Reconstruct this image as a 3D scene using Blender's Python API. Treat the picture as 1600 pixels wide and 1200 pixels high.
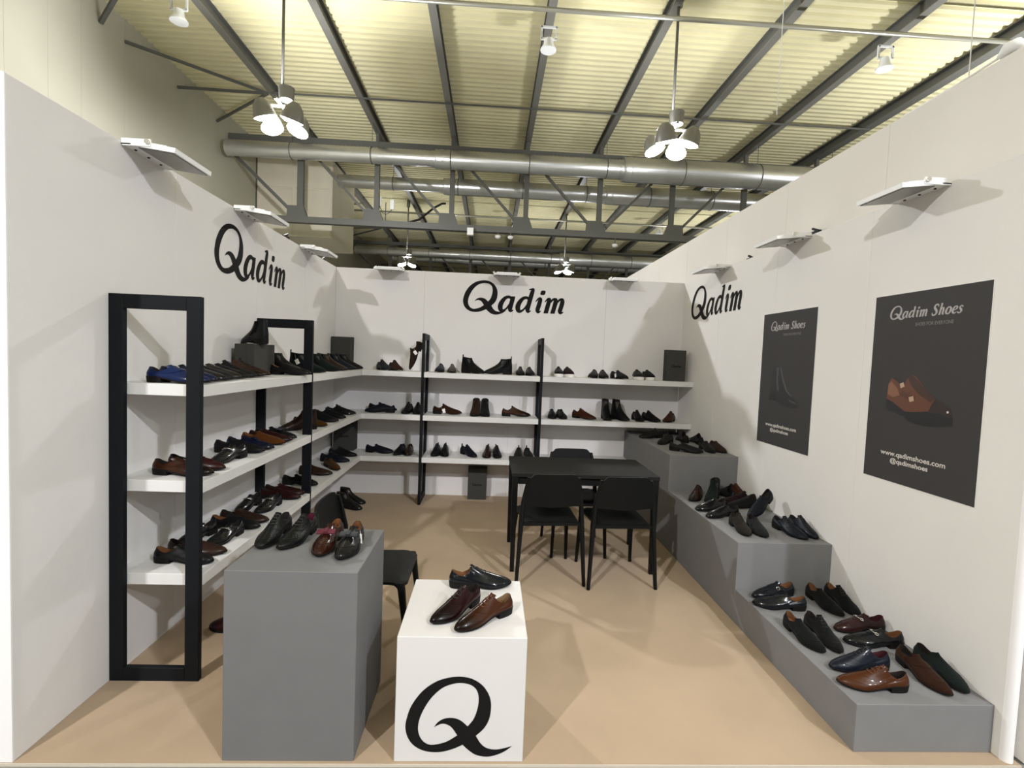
import bpy, bmesh, math, random
from mathutils import Vector, Matrix, Euler
random.seed(7)
PI = math.pi
sc = bpy.context.scene
COL = sc.collection
for o in list(bpy.data.objects):
    bpy.data.objects.remove(o, do_unlink=True)

# ------------------------------------------------------------------ camera
cam = bpy.data.cameras.new('camera')
cam.sensor_fit = 'HORIZONTAL'
cam.sensor_width = 36.0
cam.lens = 36.0 * 782.886 / 1600.0
cam.clip_start = 0.05
cam.clip_end = 200
cam_o = bpy.data.objects.new('camera', cam)
COL.objects.link(cam_o)
def cam_axes(yaw, pitch, roll):
    y, p, r = (math.radians(a) for a in (yaw, pitch, roll))
    f = Vector((math.sin(y)*math.cos(p), math.cos(y)*math.cos(p), math.sin(p)))
    rt = f.cross(Vector((0, 0, 1))).normalized()
    up = rt.cross(f)
    return rt*math.cos(r) + up*math.sin(r), -rt*math.sin(r) + up*math.cos(r), f
R_, U_, F_ = cam_axes(2.5964, -2.9356, 2.2395)
M = Matrix((R_, U_, -F_)).transposed().to_4x4()
M.translation = Vector((1.7221, -1.8726, 1.576))
cam_o.matrix_world = M
sc.camera = cam_o

# ------------------------------------------------------------------ world, exposure
wd = bpy.data.worlds.new('world')
sc.world = wd
wd.use_nodes = True
bg = wd.node_tree.nodes['Background']
bg.inputs['Color'].default_value = (1.0, 0.98, 0.95, 1)
bg.inputs['Strength'].default_value = 0.03
vs = sc.view_settings
vs.view_transform = 'Standard'
vs.look = 'None'
vs.gamma = 1.0
vs.use_curve_mapping = False
vs.exposure = 0.13

# light of the hall's floodlight clusters and added fill: (group, kind, x, y, z, watt)
LAMP_X = (-1.48, 4.37, 10.2)
LAMP_Y = (-5.26, 5.87, 17.0)
LAMP_Z = 4.78
GAIN = {'left': 0.92, 'right': 0.74, 'right_far': 0.55, 'row_two': 0.22, 'rear': 0.22, 'rear_fill': 1.0, 'front_fill': 0.6, 'back_rows': 0.5, 'up_near': 0.9, 'up_front': 0.9, 'up_back': 0.8}
COLR = {'left': (1.0, 0.955, 0.95), 'right': (0.91, 0.935, 1.0), 'right_far': (0.91, 0.935, 1.0), 'row_two': (0.92, 0.95, 1.0)}
LIGHTS = [
    ('left', 'SPOT', -1.3, -4.3, 4.9, 900), ('right', 'SPOT', 5.0, -4.1, 4.9, 900), ('right_far', 'SPOT', 6.8, -6.2, 5.2, 900),
    ('row_two', 'SPOT', -1.3, -12.0, 4.9, 1500), ('row_two', 'SPOT', 5.0, -12.0, 4.9, 1500), ('row_two', 'SPOT', 11.0, -12.0, 4.9, 1500),
    ('rear', 'SPOT', -1.48, 5.87, 4.76, 500), ('rear', 'SPOT', 4.37, 5.87, 4.76, 500),
    ('rear_fill', 'POINT', -1.48, 5.87, 4.76, 620), ('rear_fill', 'POINT', 4.37, 5.87, 4.76, 120),  # all-round fill points added to lift roof and hall walls, front row too
    ('front_fill', 'POINT', -1.3, -4.3, 4.9, 400), ('front_fill', 'POINT', 5.0, -4.1, 4.9, 400), ('front_fill', 'POINT', 11.0, -4.2, 4.9, 300),
    ('up_near', 'UP', -1.48, 5.87, 4.95, 170), ('up_near', 'UP', 4.37, 5.87, 4.95, 300), ('up_near', 'UP', 10.2, 5.87, 4.95, 520),
    ('up_front', 'UP', -1.3, -4.3, 5.1, 300), ('up_front', 'UP', 5.0, -4.1, 5.1, 300), ('up_front', 'UP', 11.0, -4.2, 5.1, 300),
    ('up_back', 'UP', -1.48, 17.0, 4.95, 300), ('up_back', 'UP', 4.37, 17.0, 4.95, 300), ('up_back', 'UP', 10.2, 17.0, 4.95, 300),
    ('back_rows', 'SPOT', -1.48, 17.0, 4.76, 600), ('back_rows', 'SPOT', 4.37, 17.0, 4.76, 600), ('back_rows', 'SPOT', 10.2, 17.0, 4.76, 600),
]
for grp, kind, lx, ly, lz, watt in LIGHTS:
    if GAIN[grp] <= 0: continue
    ld = bpy.data.lights.new('lamp_and_fill', 'POINT' if kind == 'POINT' else 'SPOT')
    if kind == 'SPOT':
        ld.spot_size = math.radians(176)
        ld.spot_blend = 0.5
    elif kind == 'UP':      # added uplight that brightens the roof, standing in for bounce
        ld.spot_size = math.radians(172)
        ld.spot_blend = 0.3
    ld.energy = watt * GAIN[grp]
    ld.color = COLR.get(grp, (0.95, 0.96, 1.0))
    ld.shadow_soft_size = 0.09
    lo = bpy.data.objects.new('lamp_and_fill', ld)
    lo.location = (lx, ly, lz)
    if kind == 'UP': lo.rotation_euler = (PI, 0, 0)
    COL.objects.link(lo)

# ------------------------------------------------------------------ constants of the booth
W, D, H = 3.8851, 3.7596, 2.5
Z1, Z2, Z3, ST = 1.3962, 0.9461, 0.5036, 0.0542
DS = 0.4065

# ------------------------------------------------------------------ materials
MATS = {}
def mat(name, col, rough=0.6, metal=0.0, coat=0.0, spec=0.5, bump=0.0, bscale=300.0, mottle=0.0, mscale=4.0,
        emis=None, estr=0.0, sheen=0.0, patina=None, trans=0.0):
    if name in MATS: return MATS[name]
    m = bpy.data.materials.new(name); m.use_nodes = True
    nt = m.node_tree; N = nt.nodes; Lk = nt.links
    b = N['Principled BSDF']
    b.inputs['Base Color'].default_value = (*col, 1)
    b.inputs['Roughness'].default_value = rough
    b.inputs['Metallic'].default_value = metal
    b.inputs['Coat Weight'].default_value = coat
    b.inputs['Coat Roughness'].default_value = 0.06
    b.inputs['Specular IOR Level'].default_value = spec
    if sheen:
        b.inputs['Sheen Weight'].default_value = sheen
        b.inputs['Sheen Roughness'].default_value = 0.5
    if emis:
        b.inputs['Emission Color'].default_value = (*emis, 1)
        b.inputs['Emission Strength'].default_value = estr
    tc = None
    if bump or mottle or patina:
        tc = N.new('ShaderNodeTexCoord')
    src = None
    if patina:
        sp = N.new('ShaderNodeSeparateXYZ'); Lk.new(tc.outputs['Object'], sp.inputs[0])
        cr = N.new('ShaderNodeValToRGB')
        mr = N.new('ShaderNodeMapRange')
        mr.inputs[1].default_value = 0.17; mr.inputs[2].default_value = 0.285
        nz = N.new('ShaderNodeTexNoise'); nz.inputs['Scale'].default_value = 30
        ma = N.new('ShaderNodeMath'); ma.operation = 'MULTIPLY_ADD'; ma.inputs[1].default_value = 0.05
        Lk.new(tc.outputs['Object'], nz.inputs['Vector'])
        Lk.new(nz.outputs['Fac'], ma.inputs[0]); Lk.new(sp.outputs['X'], ma.inputs[2])
        Lk.new(ma.outputs[0], mr.inputs[0]); Lk.new(mr.outputs[0], cr.inputs[0])
        cr.color_ramp.elements[0].color = (*col, 1); cr.color_ramp.elements[1].color = (*patina, 1)
        src = cr.outputs[0]
        Lk.new(src, b.inputs['Base Color'])
    if mottle:
        nz = N.new('ShaderNodeTexNoise'); nz.inputs['Scale'].default_value = mscale
        nz.inputs['Detail'].default_value = 6
        Lk.new(tc.outputs['Object'], nz.inputs['Vector'])
        mx = N.new('ShaderNodeMix'); mx.data_type = 'RGBA'; mx.blend_type = 'MULTIPLY'
        cr = N.new('ShaderNodeValToRGB')
        cr.color_ramp.elements[0].position = 0.3; cr.color_ramp.elements[1].position = 0.7
        lo_ = 1 - mottle
        cr.color_ramp.elements[0].color = (lo_, lo_, lo_, 1); cr.color_ramp.elements[1].color = (1, 1, 1, 1)
        Lk.new(nz.outputs['Fac'], cr.inputs[0])
        mx.inputs[0].default_value = 1.0
        if src: Lk.new(src, mx.inputs[6])
        else: mx.inputs[6].default_value = (*col, 1)
        Lk.new(cr.outputs[0], mx.inputs[7])
        Lk.new(mx.outputs[2], b.inputs['Base Color'])
    if bump:
        n2 = N.new('ShaderNodeTexNoise'); n2.inputs['Scale'].default_value = bscale; n2.inputs['Detail'].default_value = 3
        Lk.new(tc.outputs['Object'], n2.inputs['Vector'])
        bp = N.new('ShaderNodeBump'); bp.inputs['Strength'].default_value = bump; bp.inputs['Distance'].default_value = 0.002
        Lk.new(n2.outputs['Fac'], bp.inputs['Height']); Lk.new(bp.outputs[0], b.inputs['Normal'])
    MATS[name] = m
    return m

M_wall = mat('booth_wall', (0.74, 0.722, 0.712), 0.9, bump=0.25, bscale=260, mottle=0.03, mscale=2.5)
M_tall = mat('tall_wall', (0.76, 0.73, 0.69), 0.9, mottle=0.05, mscale=1.2)
M_edge = mat('fabric_edge', (0.82, 0.81, 0.82), 0.8)
M_carpet = mat('beige_carpet', (0.42, 0.312, 0.207), 1.0, bump=0.5, bscale=500, mottle=0.13, mscale=2.0, sheen=0.1)
M_conc = mat('concrete', (0.26, 0.255, 0.23), 0.8, mottle=0.25, mscale=3)
M_shelf = mat('white_shelf', (0.68, 0.68, 0.67), 0.45, mottle=0.03)
M_cube = mat('white_cube', (0.645, 0.63, 0.625), 0.6, mottle=0.02)
M_black = mat('black_frame', (0.008, 0.009, 0.011), 0.55, spec=0.12, bump=0.1)
M_plinth = mat('grey_plinth', (0.145, 0.145, 0.148), 0.75, mottle=0.06, mscale=9)
M_step = mat('grey_step', (0.185, 0.185, 0.188), 0.75, mottle=0.06, mscale=9)
M_box = mat('grey_shoe_box', (0.050, 0.049, 0.045), 0.75, spec=0.15, bump=0.1)
M_boxlogo = mat('box_print', (0.004, 0.004, 0.004), 0.8, spec=0.0)
M_logo = mat('logo_black', (0.009, 0.0085, 0.0085), 0.6, spec=0.1)
M_plast = mat('black_plastic', (0.0055, 0.006, 0.006), 0.5, spec=0.15, bump=0.15, bscale=700)
M_table = mat('table_top', (0.013, 0.013, 0.012), 0.8, spec=0.15)
M_poster = mat('poster_grey', (0.050, 0.048, 0.048), 0.6, spec=0.1)
M_pedge = mat('poster_edge', (0.8, 0.8, 0.78), 0.7)
M_ptext = mat('poster_text_grey', (0.36, 0.34, 0.33), 0.6)
M_pdim = mat('poster_text_dim', (0.16, 0.155, 0.15), 0.6)
M_pwhite = mat('poster_text_white', (0.60, 0.57, 0.53), 0.6)
M_lampw = mat('lamp_white', (0.80, 0.81, 0.80), 0.4)
M_lens = mat('lamp_lens', (0.20, 0.20, 0.19), 0.25, spec=0.6)
M_deck = mat('roof_deck', (0.72, 0.665, 0.41), 0.65, mottle=0.08, mscale=0.6)
M_steel = mat('painted_steel', (0.105, 0.105, 0.092), 0.5)
M_steel2 = mat('galvanised_beam', (0.20, 0.195, 0.17), 0.45, metal=0.2)
M_duct = mat('galvanised_duct', (0.74, 0.75, 0.74), 0.30, metal=0.9, mottle=0.12, mscale=2)
M_conduit = mat('conduit', (0.45, 0.44, 0.37), 0.35, metal=0.6)
M_hwall = mat('cream_panel', (0.46, 0.442, 0.35), 0.7, mottle=0.05, mscale=0.8)
M_ahu = mat('cream_box', (0.70, 0.65, 0.51), 0.6, mottle=0.05, mscale=2)
M_flood = mat('flood_emission', (1, 1, 1), 0.3, emis=(1.0, 0.97, 0.90), estr=28.0)
M_white = mat('white_card', (0.82, 0.82, 0.80), 0.6)
M_metal = mat('steel_bit', (0.75, 0.74, 0.70), 0.2, metal=1.0)
M_dark = mat('dark_rubber', (0.010, 0.010, 0.010), 0.6, spec=0.2)

# ------------------------------------------------------------------ geometry helpers
def obj(name, me, m=None, parent=None):
    o = bpy.data.objects.new(name, me)
    COL.objects.link(o)
    if m is not None:
        if len(me.materials) == 0: me.materials.append(m)
        elif me.materials[0] is not m:
            o.material_slots[0].link = 'OBJECT'; o.material_slots[0].material = m
    if parent is not None: o.parent = parent
    return o
def tag(o, label=None, cat=None, group=None, kind=None):
    if label: o['label'] = label
    if cat: o['category'] = cat
    if group: o['group'] = group
    if kind: o['kind'] = kind
    return o
def empty(name, loc=(0, 0, 0), rz=0.0):
    o = bpy.data.objects.new(name, None)
    o.empty_display_size = 0.1
    o.location = loc; o.rotation_euler = (0, 0, rz)
    COL.objects.link(o)
    return o
class MB:
    def __init__(s): s.v = []; s.f = []
    def quad_box(s, mn, mx, R=None, c=None):
        x0, y0, z0 = mn; x1, y1, z1 = mx
        P = [(x0,y0,z0),(x1,y0,z0),(x1,y1,z0),(x0,y1,z0),(x0,y0,z1),(x1,y0,z1),(x1,y1,z1),(x0,y1,z1)]
        if R is not None:
            c = Vector(c) if c is not None else Vector((0,0,0))
            P = [tuple(R @ Vector(p) + c) for p in P]
        b = len(s.v); s.v += P
        s.f += [tuple(b+i for i in q) for q in ((0,3,2,1),(4,5,6,7),(0,1,5,4),(1,2,6,5),(2,3,7,6),(3,0,4,7))]
        return s
    box = quad_box
    def bar(s, a, b, w, h=None):
        a = Vector(a); b = Vector(b); d = b-a; L = d.length
        h = h or w
        q = d.to_track_quat('X', 'Z').to_matrix()
        return s.quad_box((0,-w/2,-h/2), (L,w/2,h/2), q, a)
    def tube(s, pts, r, n=8, closed=False, caps=True):
        pts = [Vector(p) for p in pts]; m = len(pts)
        rr = r if isinstance(r, (list, tuple)) else [r]*m
        b = len(s.v)
        prev = None
        for i, p in enumerate(pts):
            if closed: d = pts[(i+1) % m]-pts[i-1]
            else: d = pts[min(i+1, m-1)]-pts[max(i-1, 0)]
            d.normalize()
            if prev is None:
                u = d.orthogonal().normalized()
            else:
                u = prev - d*prev.dot(d)
                u = u.normalized() if u.length > 1e-6 else d.orthogonal().normalized()
            prev = u; w = d.cross(u)
            for k in range(n):
                a = 2*PI*k/n
                s.v.append(tuple(p + (u*math.cos(a)+w*math.sin(a))*rr[i]))
        for i in range(m if closed else m-1):
            i2 = (i+1) % m
            for k in range(n):
                k2 = (k+1) % n
                s.f.append((b+i*n+k, b+i*n+k2, b+i2*n+k2, b+i2*n+k))
        if caps and not closed:
            s.f.append(tuple(b+k for k in range(n))[::-1])
            s.f.append(tuple(b+(m-1)*n+k for k in range(n)))
        return s
    def rings(s, R, cap0=False, cap1=False, closed=True):
        b = len(s.v); n = len(R[0])
        for r in R: s.v += [tuple(p) for p in r]
        for i in range(len(R)-1):
            for k in range(n if closed else n-1):
                k2 = (k+1) % n
                s.f.append((b+i*n+k, b+i*n+k2, b+(i+1)*n+k2, b+(i+1)*n+k))
        if cap0: s.f.append(tuple(b+k for k in range(n))[::-1])
        if cap1: s.f.append(tuple(b+(len(R)-1)*n+k for k in range(n)))
        return s
    def prism(s, poly, fr, to):
        # poly: list of 2d points, fr/to functions mapping 2d to 3d for the two faces
        n = len(poly); b = len(s.v)
        s.v += [tuple(fr(p)) for p in poly] + [tuple(to(p)) for p in poly]
        s.f.append(tuple(b+i for i in range(n))[::-1]); s.f.append(tuple(b+n+i for i in range(n)))
        for i in range(n):
            j = (i+1) % n
            s.f.append((b+i, b+j, b+n+j, b+n+i))
        return s
    def mesh(s, name, smooth=False, fix=False):
        me = bpy.data.meshes.new(name)
        me.from_pydata(s.v, [], s.f)
        if fix:
            bm = bmesh.new(); bm.from_mesh(me)
            bmesh.ops.recalc_face_normals(bm, faces=bm.faces[:])
            bm.to_mesh(me); bm.free()
        if smooth:
            me.polygons.foreach_set('use_smooth', [True]*len(me.polygons))
            if smooth is not True:
                me.update()
                bm = bmesh.new(); bm.from_mesh(me)
                for e in bm.edges:
                    if len(e.link_faces) == 2 and e.calc_face_angle(0) > smooth: e.smooth = False
                bm.to_mesh(me); bm.free()
        me.update()
        return me
    def build(s, name, m, parent=None, smooth=False, fix=False):
        return obj(name, s.mesh(name, smooth, fix), m, parent)
def bevel_box(name, mn, mx, m, parent=None, r=0.003, seg=2):
    bm = bmesh.new()
    bmesh.ops.create_cube(bm, size=1)
    for v in bm.verts:
        v.co = Vector((mn[i] + (v.co[i]+0.5)*(mx[i]-mn[i]) for i in range(3)))
    bmesh.ops.bevel(bm, geom=bm.edges[:], offset=r, segments=seg, affect='EDGES', profile=0.5)
    me = bpy.data.meshes.new(name); bm.to_mesh(me); bm.free()
    return obj(name, me, m, parent)
# ------------------------------------------------------------------ lettering
def catmull(pts, closed=True, n=8):
    out = []; m = len(pts)
    rng = range(m) if closed else range(m-1)
    for i in rng:
        p0 = pts[(i-1) % m] if closed or i > 0 else pts[0]
        p1 = pts[i]; p2 = pts[(i+1) % m]
        p3 = pts[(i+2) % m] if closed or i+2 < m else pts[-1]
        for k in range(n):
            t = k/n
            out.append(tuple(0.5*((2*p1[j]) + (-p0[j]+p2[j])*t + (2*p0[j]-5*p1[j]+4*p2[j]-p3[j])*t*t + (-p0[j]+3*p1[j]-3*p2[j]+p3[j])*t**3) for j in range(len(p1))))
    if not closed: out.append(tuple(pts[-1]))
    return out
# the big swash Q: ring and tail, in units of the ring height (left of ring = 0, foot of ring = 0)
def qn(p): return ((p[0]-124)/441.0, (1112-p[1])/441.0)
Q_OUT = [(520,1015),(565,970),(592,915),(600,850),(594,800),(575,756),(540,714),(485,682),(420,671),(350,679),(280,705),(210,760),(155,840),(130,915),(124,970),(138,1025),(170,1070),(220,1100),(280,1112),(340,1108),(400,1090),(447,1068)]
Q_IN = [(415,1013),(360,1048),(310,1064),(262,1068),(222,1045),(198,1000),(196,945),(215,880),(260,800),(320,740),(380,714),(430,708),(480,718),(514,746),(528,790),(525,850),(505,915),(472,960)]
T_UP = [(284,965),(304,937),(338,916),(385,911),(430,925),(472,960)]
T_R = [(520,1015),(545,1055),(575,1082),(615,1094),(660,1092),(728,1074)]
T_LO = [(728,1074),(682,1108),(630,1130),(578,1138),(522,1126),(482,1100),(447,1068)]
T_L = [(415,1013),(385,970),(358,951),(325,946),(284,965)]
def q_polys():
    o = lambda l: catmull(l, False, 5)
    outer = o(Q_OUT)[:-1] + o(list(reversed(T_LO)))[:-1] + o(list(reversed(T_R)))[:-1]
    inner = o(Q_IN)[:-1] + o(list(reversed(T_UP)))[:-1] + o(list(reversed(T_L)))[:-1]
    return [qn(p) for p in outer], [qn(p) for p in inner]
def stroke(pts, n=6):
    c = catmull(pts, False, n); L = []; Rr = []
    for i, (x, y, w) in enumerate(c):
        a = c[max(i-1, 0)]; b = c[min(i+1, len(c)-1)]
        dx, dy = b[0]-a[0], b[1]-a[1]; l = math.hypot(dx, dy) or 1e-6
        nx, ny = -dy/l, dx/l
        w *= 1.17
        L.append((x+nx*w/2, y+ny*w/2)); Rr.append((x-nx*w/2, y-ny*w/2))
    return L, Rr
BOWL = [(0.74,0.82,.10),(0.55,0.95,.15),(0.32,0.88,.21),(0.17,0.62,.27),(0.14,0.35,.27),(0.24,0.12,.22),(0.40,0.06,.15),(0.58,0.22,.11),(0.72,0.52,.11)]
TAIL = [(0.80,0.5,.25),(0.81,0.22,.24),(0.90,0.06,.15),(1.04,0.13,.05)]
GL = {
 'a': [BOWL, [(0.80,1.0,.22),(0.80,0.75,.25)]+TAIL],
 'd': [BOWL, [(0.56,1.47,.06),(0.70,1.50,.10),(0.80,1.46,.20),(0.80,1.1,.25)]+TAIL],
 'i': [[(0.02,.72,.05),(.16,.92,.13),(.28,.86,.22),(.29,.5,.25),(.29,.22,.24),(.38,.06,.15),(.52,.13,.05)], [(.33,1.46,.02),(.33,1.43,.22),(.33,1.31,.27),(.33,1.19,.22),(.33,1.16,.02)]],
 'm': [[(0,.72,.05),(.13,.92,.13),(.24,.86,.22),(.25,.5,.25),(.25,0,.25)], [(.28,.55,.09),(.45,.88,.13),(.62,.9,.2),(.69,.7,.25),(.69,.3,.25),(.69,0,.25)], [(.72,.55,.09),(.89,.88,.13),(1.06,.9,.2),(1.13,.7,.25),(1.13,.4,.25),(1.13,.2,.24),(1.22,.06,.15),(1.36,.13,.05)]],
 'S': [[(.80,1.12,.08),(.74,1.36,.16),(.52,1.47,.17),(.28,1.36,.22),(.24,1.08,.25),(.45,.82,.27),(.68,.58,.27),(.72,.28,.25),(.52,.05,.18),(.24,.05,.17),(.10,.22,.14),(.08,.40,.06)]],
 'h': [[(0.02,1.47,.06),(0.14,1.5,.10),(.24,1.46,.2),(.24,1.0,.25),(.24,0,.25)], [(.27,.55,.09),(.44,.88,.13),(.61,.9,.2),(.68,.7,.25),(.68,.4,.25),(.68,.2,.24),(.77,.06,.15),(.91,.13,.05)]],
 'o': [[(.48,.97,.13),(.26,.86,.2),(.15,.55,.27),(.18,.24,.25),(.42,.04,.13),(.66,.14,.2),(.78,.45,.27),(.74,.78,.24),(.48,.97,.13)]],
 'e': [[(.22,.46,.09),(.5,.52,.11),(.68,.7,.2),(.60,.9,.18),(.44,.95,.13),(.24,.82,.22),(.14,.5,.27),(.20,.2,.24),(.42,.05,.16),(.62,.12,.1),(.74,.26,.05)]],
 's': [[(.62,.76,.14),(.52,.92,.12),(.34,.93,.14),(.22,.76,.2),(.36,.54,.23),(.54,.34,.23),(.46,.1,.16),(.26,.04,.12),(.1,.12,.15),(.06,.26,.06)]],
}
ADV = {'a': 1.13, 'd': 1.17, 'i': 0.62, 'm': 1.45, 'S': 1.02, 'h': 1.0, 'o': 0.98, 'e': 0.84, 's': 0.76}
SL = 0.24
def letter_faces(ch, x0, xh):
    faces = []
    for st in GL[ch]:
        L, Rr = stroke(st)
        f = lambda p: (x0 + (p[0] + SL*p[1])*xh, p[1]*xh)
        for i in range(len(L)-1):
            faces.append([f(L[i]), f(Rr[i]), f(Rr[i+1]), f(L[i+1])])
    return faces
def q_mesh_flat(scale, x0=0.0, y0=0.0):
    """ triangulated flat swash Q as a list of 2d triangles """
    o, i = q_polys()
    bm = bmesh.new()
    ed = []
    for loop in (o, i):
        vv = [bm.verts.new((x0+p[0]*scale, y0+p[1]*scale, 0)) for p in loop]
        for k in range(len(vv)): ed.append(bm.edges.new((vv[k], vv[(k+1) % len(vv)])))
    bmesh.ops.triangle_fill(bm, use_beauty=True, edges=ed)
    res = [[(v.co.x, v.co.y) for v in f.verts] for f in bm.faces]
    bm.free()
    return res
Q_TRI = q_mesh_flat(1.0)
def word_faces(words, xh):
    """ list of (part, faces) of lettering whose x height is xh; Q is set at its own size """
    out = []; x = 0.0
    for ch in words:
        if ch == ' ': x += 0.62*xh; continue
        if ch == 'Q':
            s = 2.04*xh
            out.append(('Q', [[(x+a*s, -0.1*xh+b*s) for a, b in t] for t in Q_TRI])); x += 2.18*xh
        else:
            if ch == 'i' and xh == 1.0:
                fs = letter_faces(ch, x, xh); c = [f for f in fs if min(p[1] for p in f) < 1.08*xh]
                out.append(('i', c)); out.append(('dot', [f for f in fs if f not in c]))
            else: out.append((ch, letter_faces(ch, x, xh)))
            x += ADV[ch]*xh
    return out, x
def put_word(name, text, width, org, ux, uy, nrm, m, parent, depth=0.0015, split=True):
    """ raised lettering on a plane: org = left end of the baseline """
    ux = Vector(ux); uy = Vector(uy); nrm = Vector(nrm); org = Vector(org)
    parts, w = word_faces(text, 1.0)
    k = width/(w+0.2)
    made = []
    mb = MB()
    for i, (ch, faces) in enumerate(parts):
        if split: mb = MB()
        for j, fc in enumerate(faces):
            b = len(mb.v)
            for p in fc: mb.v.append(tuple(org + ux*(p[0]*k) + uy*(p[1]*k) + nrm*(depth + 0.00002*(j % 3))))
            mb.f.append(tuple(range(b, b+len(fc))))
        if split: made.append(mb.build('letter', m, parent))
    if not split: made.append(mb.build(name, m, parent))
    return made
def put_text(name, text, size, org, rot, m, parent, bold=0.0, width=None, italic=0.0):
    cu = bpy.data.curves.new(name, 'FONT')
    cu.body = text; cu.size = size; cu.offset = bold; cu.shear = italic; cu.resolution_u = 3
    t = bpy.data.objects.new(name, cu); COL.objects.link(t)
    dg = bpy.context.evaluated_depsgraph_get(); dg.update()
    me = bpy.data.meshes.new_from_object(t.evaluated_get(dg))
    bpy.data.objects.remove(t, do_unlink=True)
    if width and len(me.vertices):
        xs = [v.co.x for v in me.vertices]; k = width/(max(xs)-min(xs)); x0 = min(xs)
        for v in me.vertices: v.co.x = (v.co.x-x0)*k
    me.materials.clear()
    o = obj(name, me, m, parent)
    o.location = org; o.rotation_euler = rot
    return o
# ------------------------------------------------------------------ the hall: floor, roof, far walls
PITCH = 11.13
def struct(o): o['kind'] = 'structure'; return o
struct(MB().box((-5.2, -13, -0.20), (13.6, 46, -0.012)).build('floor', M_conc))
HX0, HX1, ZD = -4.87, 13.4, 7.22
cb = MB(); y = -13.0; p = 0.17
n = int(59/p)
prof = []
for i in range(n):
    y0 = -13 + i*p
    prof += [(y0, ZD), (y0+0.075, ZD), (y0+0.10, ZD+0.04), (y0+0.145, ZD+0.04)]
cb.v = [(x, yy, zz) for yy, zz in prof for x in (HX0-0.3, HX1+0.3)]
cb.f = [(2*i, 2*i+1, 2*i+3, 2*i+2) for i in range(len(prof)-1)]
struct(cb.build('ceiling', M_deck))
hw = struct(MB().box((HX0-0.32, -13, -0.2), (HX0-0.06, 46, ZD+0.1)).build('wall_left', M_hwall))
seams = [-13]
yy = 5.283
cuts = [yy - 1.21*k for k in range(1, 16)][::-1] + [5.283, 5.95, 6.5517, 7.4819, 8.3177, 9.2089] + [10.3 + 1.21*k for k in range(0, 29)]
cuts = [-13.0] + [c for c in cuts if c > -12.8]
for a, b in zip(cuts[:-1], cuts[1:]):
    MB().box((HX0-0.06, a+0.0012, -0.1), (HX0, b-0.0012, ZD+0.02)).build('wall_panel', M_hwall, hw)
hr = struct(MB().box((HX1+0.06, -13, -0.2), (HX1+0.3, 46, ZD+0.1)).build('wall_right', M_hwall))
for k in range(48):
    MB().box((HX1, -13+k*1.23+0.006, -0.1), (HX1+0.06, -13+(k+1)*1.23-0.006, ZD)).build('wall_panel', M_hwall, hr)
struct(MB().box((HX0-0.3, 46, -0.2), (HX1+0.3, 46.2, ZD+0.1)).build('wall_back', M_hwall))

# roof beams running away from the viewer
BX = [-3.12 + 1.868*k for k in range(8)]
for i, x in enumerate(BX):
    r = empty('roof_beam', (x, -12.9, 7.0))
    tag(r, ['grey steel roof beam nearest the cream hall wall', 'second grey roof beam from the cream hall wall',
            'third grey roof beam from the cream hall wall', 'fourth grey roof beam, the one carrying a central white speaker',
            'fifth grey roof beam, beside the right pendant lamp rod', 'sixth grey roof beam from the cream hall wall',
            'seventh grey roof beam, carrying the right white speaker', 'wide dark roof beam rising from the tall white wall'][i], 'beam', 'roof beams under the corrugated deck')
    w = 0.13 if i < 7 else 0.2
    MB().box((-w/2, 0, 0), (w/2, 58.8, 0.014)).build('bottom_flange', M_steel2 if i < 7 else M_steel, r)
    MB().box((-0.012, 0, 0.014), (0.012, 58.8, 0.2)).build('web', M_steel, r)
    MB().box((-w/2, 0, 0.2), (w/2, 58.8, 0.214)).build('top_flange', M_steel, r)

def truss(y, label):
    r = empty('roof_truss', (0, y, 0))
    tag(r, label, 'truss', 'steel roof trusses across the hall')
    zt, zb = 6.72, 4.80
    MB().box((HX0+0.02, -0.07, zt-0.07), (HX1, 0.07, zt+0.07)).build('top_chord', M_steel, r)
    MB().box((-4.62+0.9, -0.08, zb-0.075), (HX1-0.9, 0.08, zb+0.075)).build('bottom_chord', M_steel, r)
    MB().bar((HX0+0.07, 0, zt), (HX0+0.07, 0, 6.35), 0.09).build('end_post', M_steel, r)
    MB().bar((HX0+0.07, 0, 6.37), (BX[0]-0.05, 0, zb+0.05), 0.075).build('diagonal', M_steel, r)
    for i, x in enumerate(BX):
        w = 0.15 if i == 0 else 0.12
        MB().box((x-w/2, -0.05, zb+0.07), (x+w/2, 0.05, zt-0.07)).build('post', M_steel, r)
        MB().box((x-0.045, -0.04, zt+0.07), (x+0.045, 0.04, 6.999)).build('stub_post', M_steel, r)
        g = MB().prism([(x-0.32, zb+0.07), (x+0.18, zb+0.07), (x+0.08, zb+0.34), (x-0.3, zb+0.34)] if i < 5 else [(x-0.18, zb+0.07), (x+0.32, zb+0.07), (x+0.3, zb+0.34), (x-0.08, zb+0.34)],
                   lambda p: (p[0], -0.055, p[1]), lambda p: (p[0], 0.055, p[1]))
        g.build('gusset_plate', M_steel, r, fix=True)
        if i < 7:
            x2 = BX[i+1]
            if i < 4: MB().bar((x+0.06, 0, zt-0.06), (x2-0.2, 0, zb+0.2), 0.06).build('diagonal', M_steel, r)
            else: MB().bar((x2-0.06, 0, zt-0.06), (x+0.2, 0, zb+0.2), 0.06).build('diagonal', M_steel, r)
    return r
truss(11.0, 'dark steel roof truss nearest the booth, behind the big duct')
truss(11.0+PITCH, 'dark steel roof truss farther back above the back wall')
truss(11.0+2*PITCH, 'farthest dark steel roof truss, barely visible')

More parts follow.
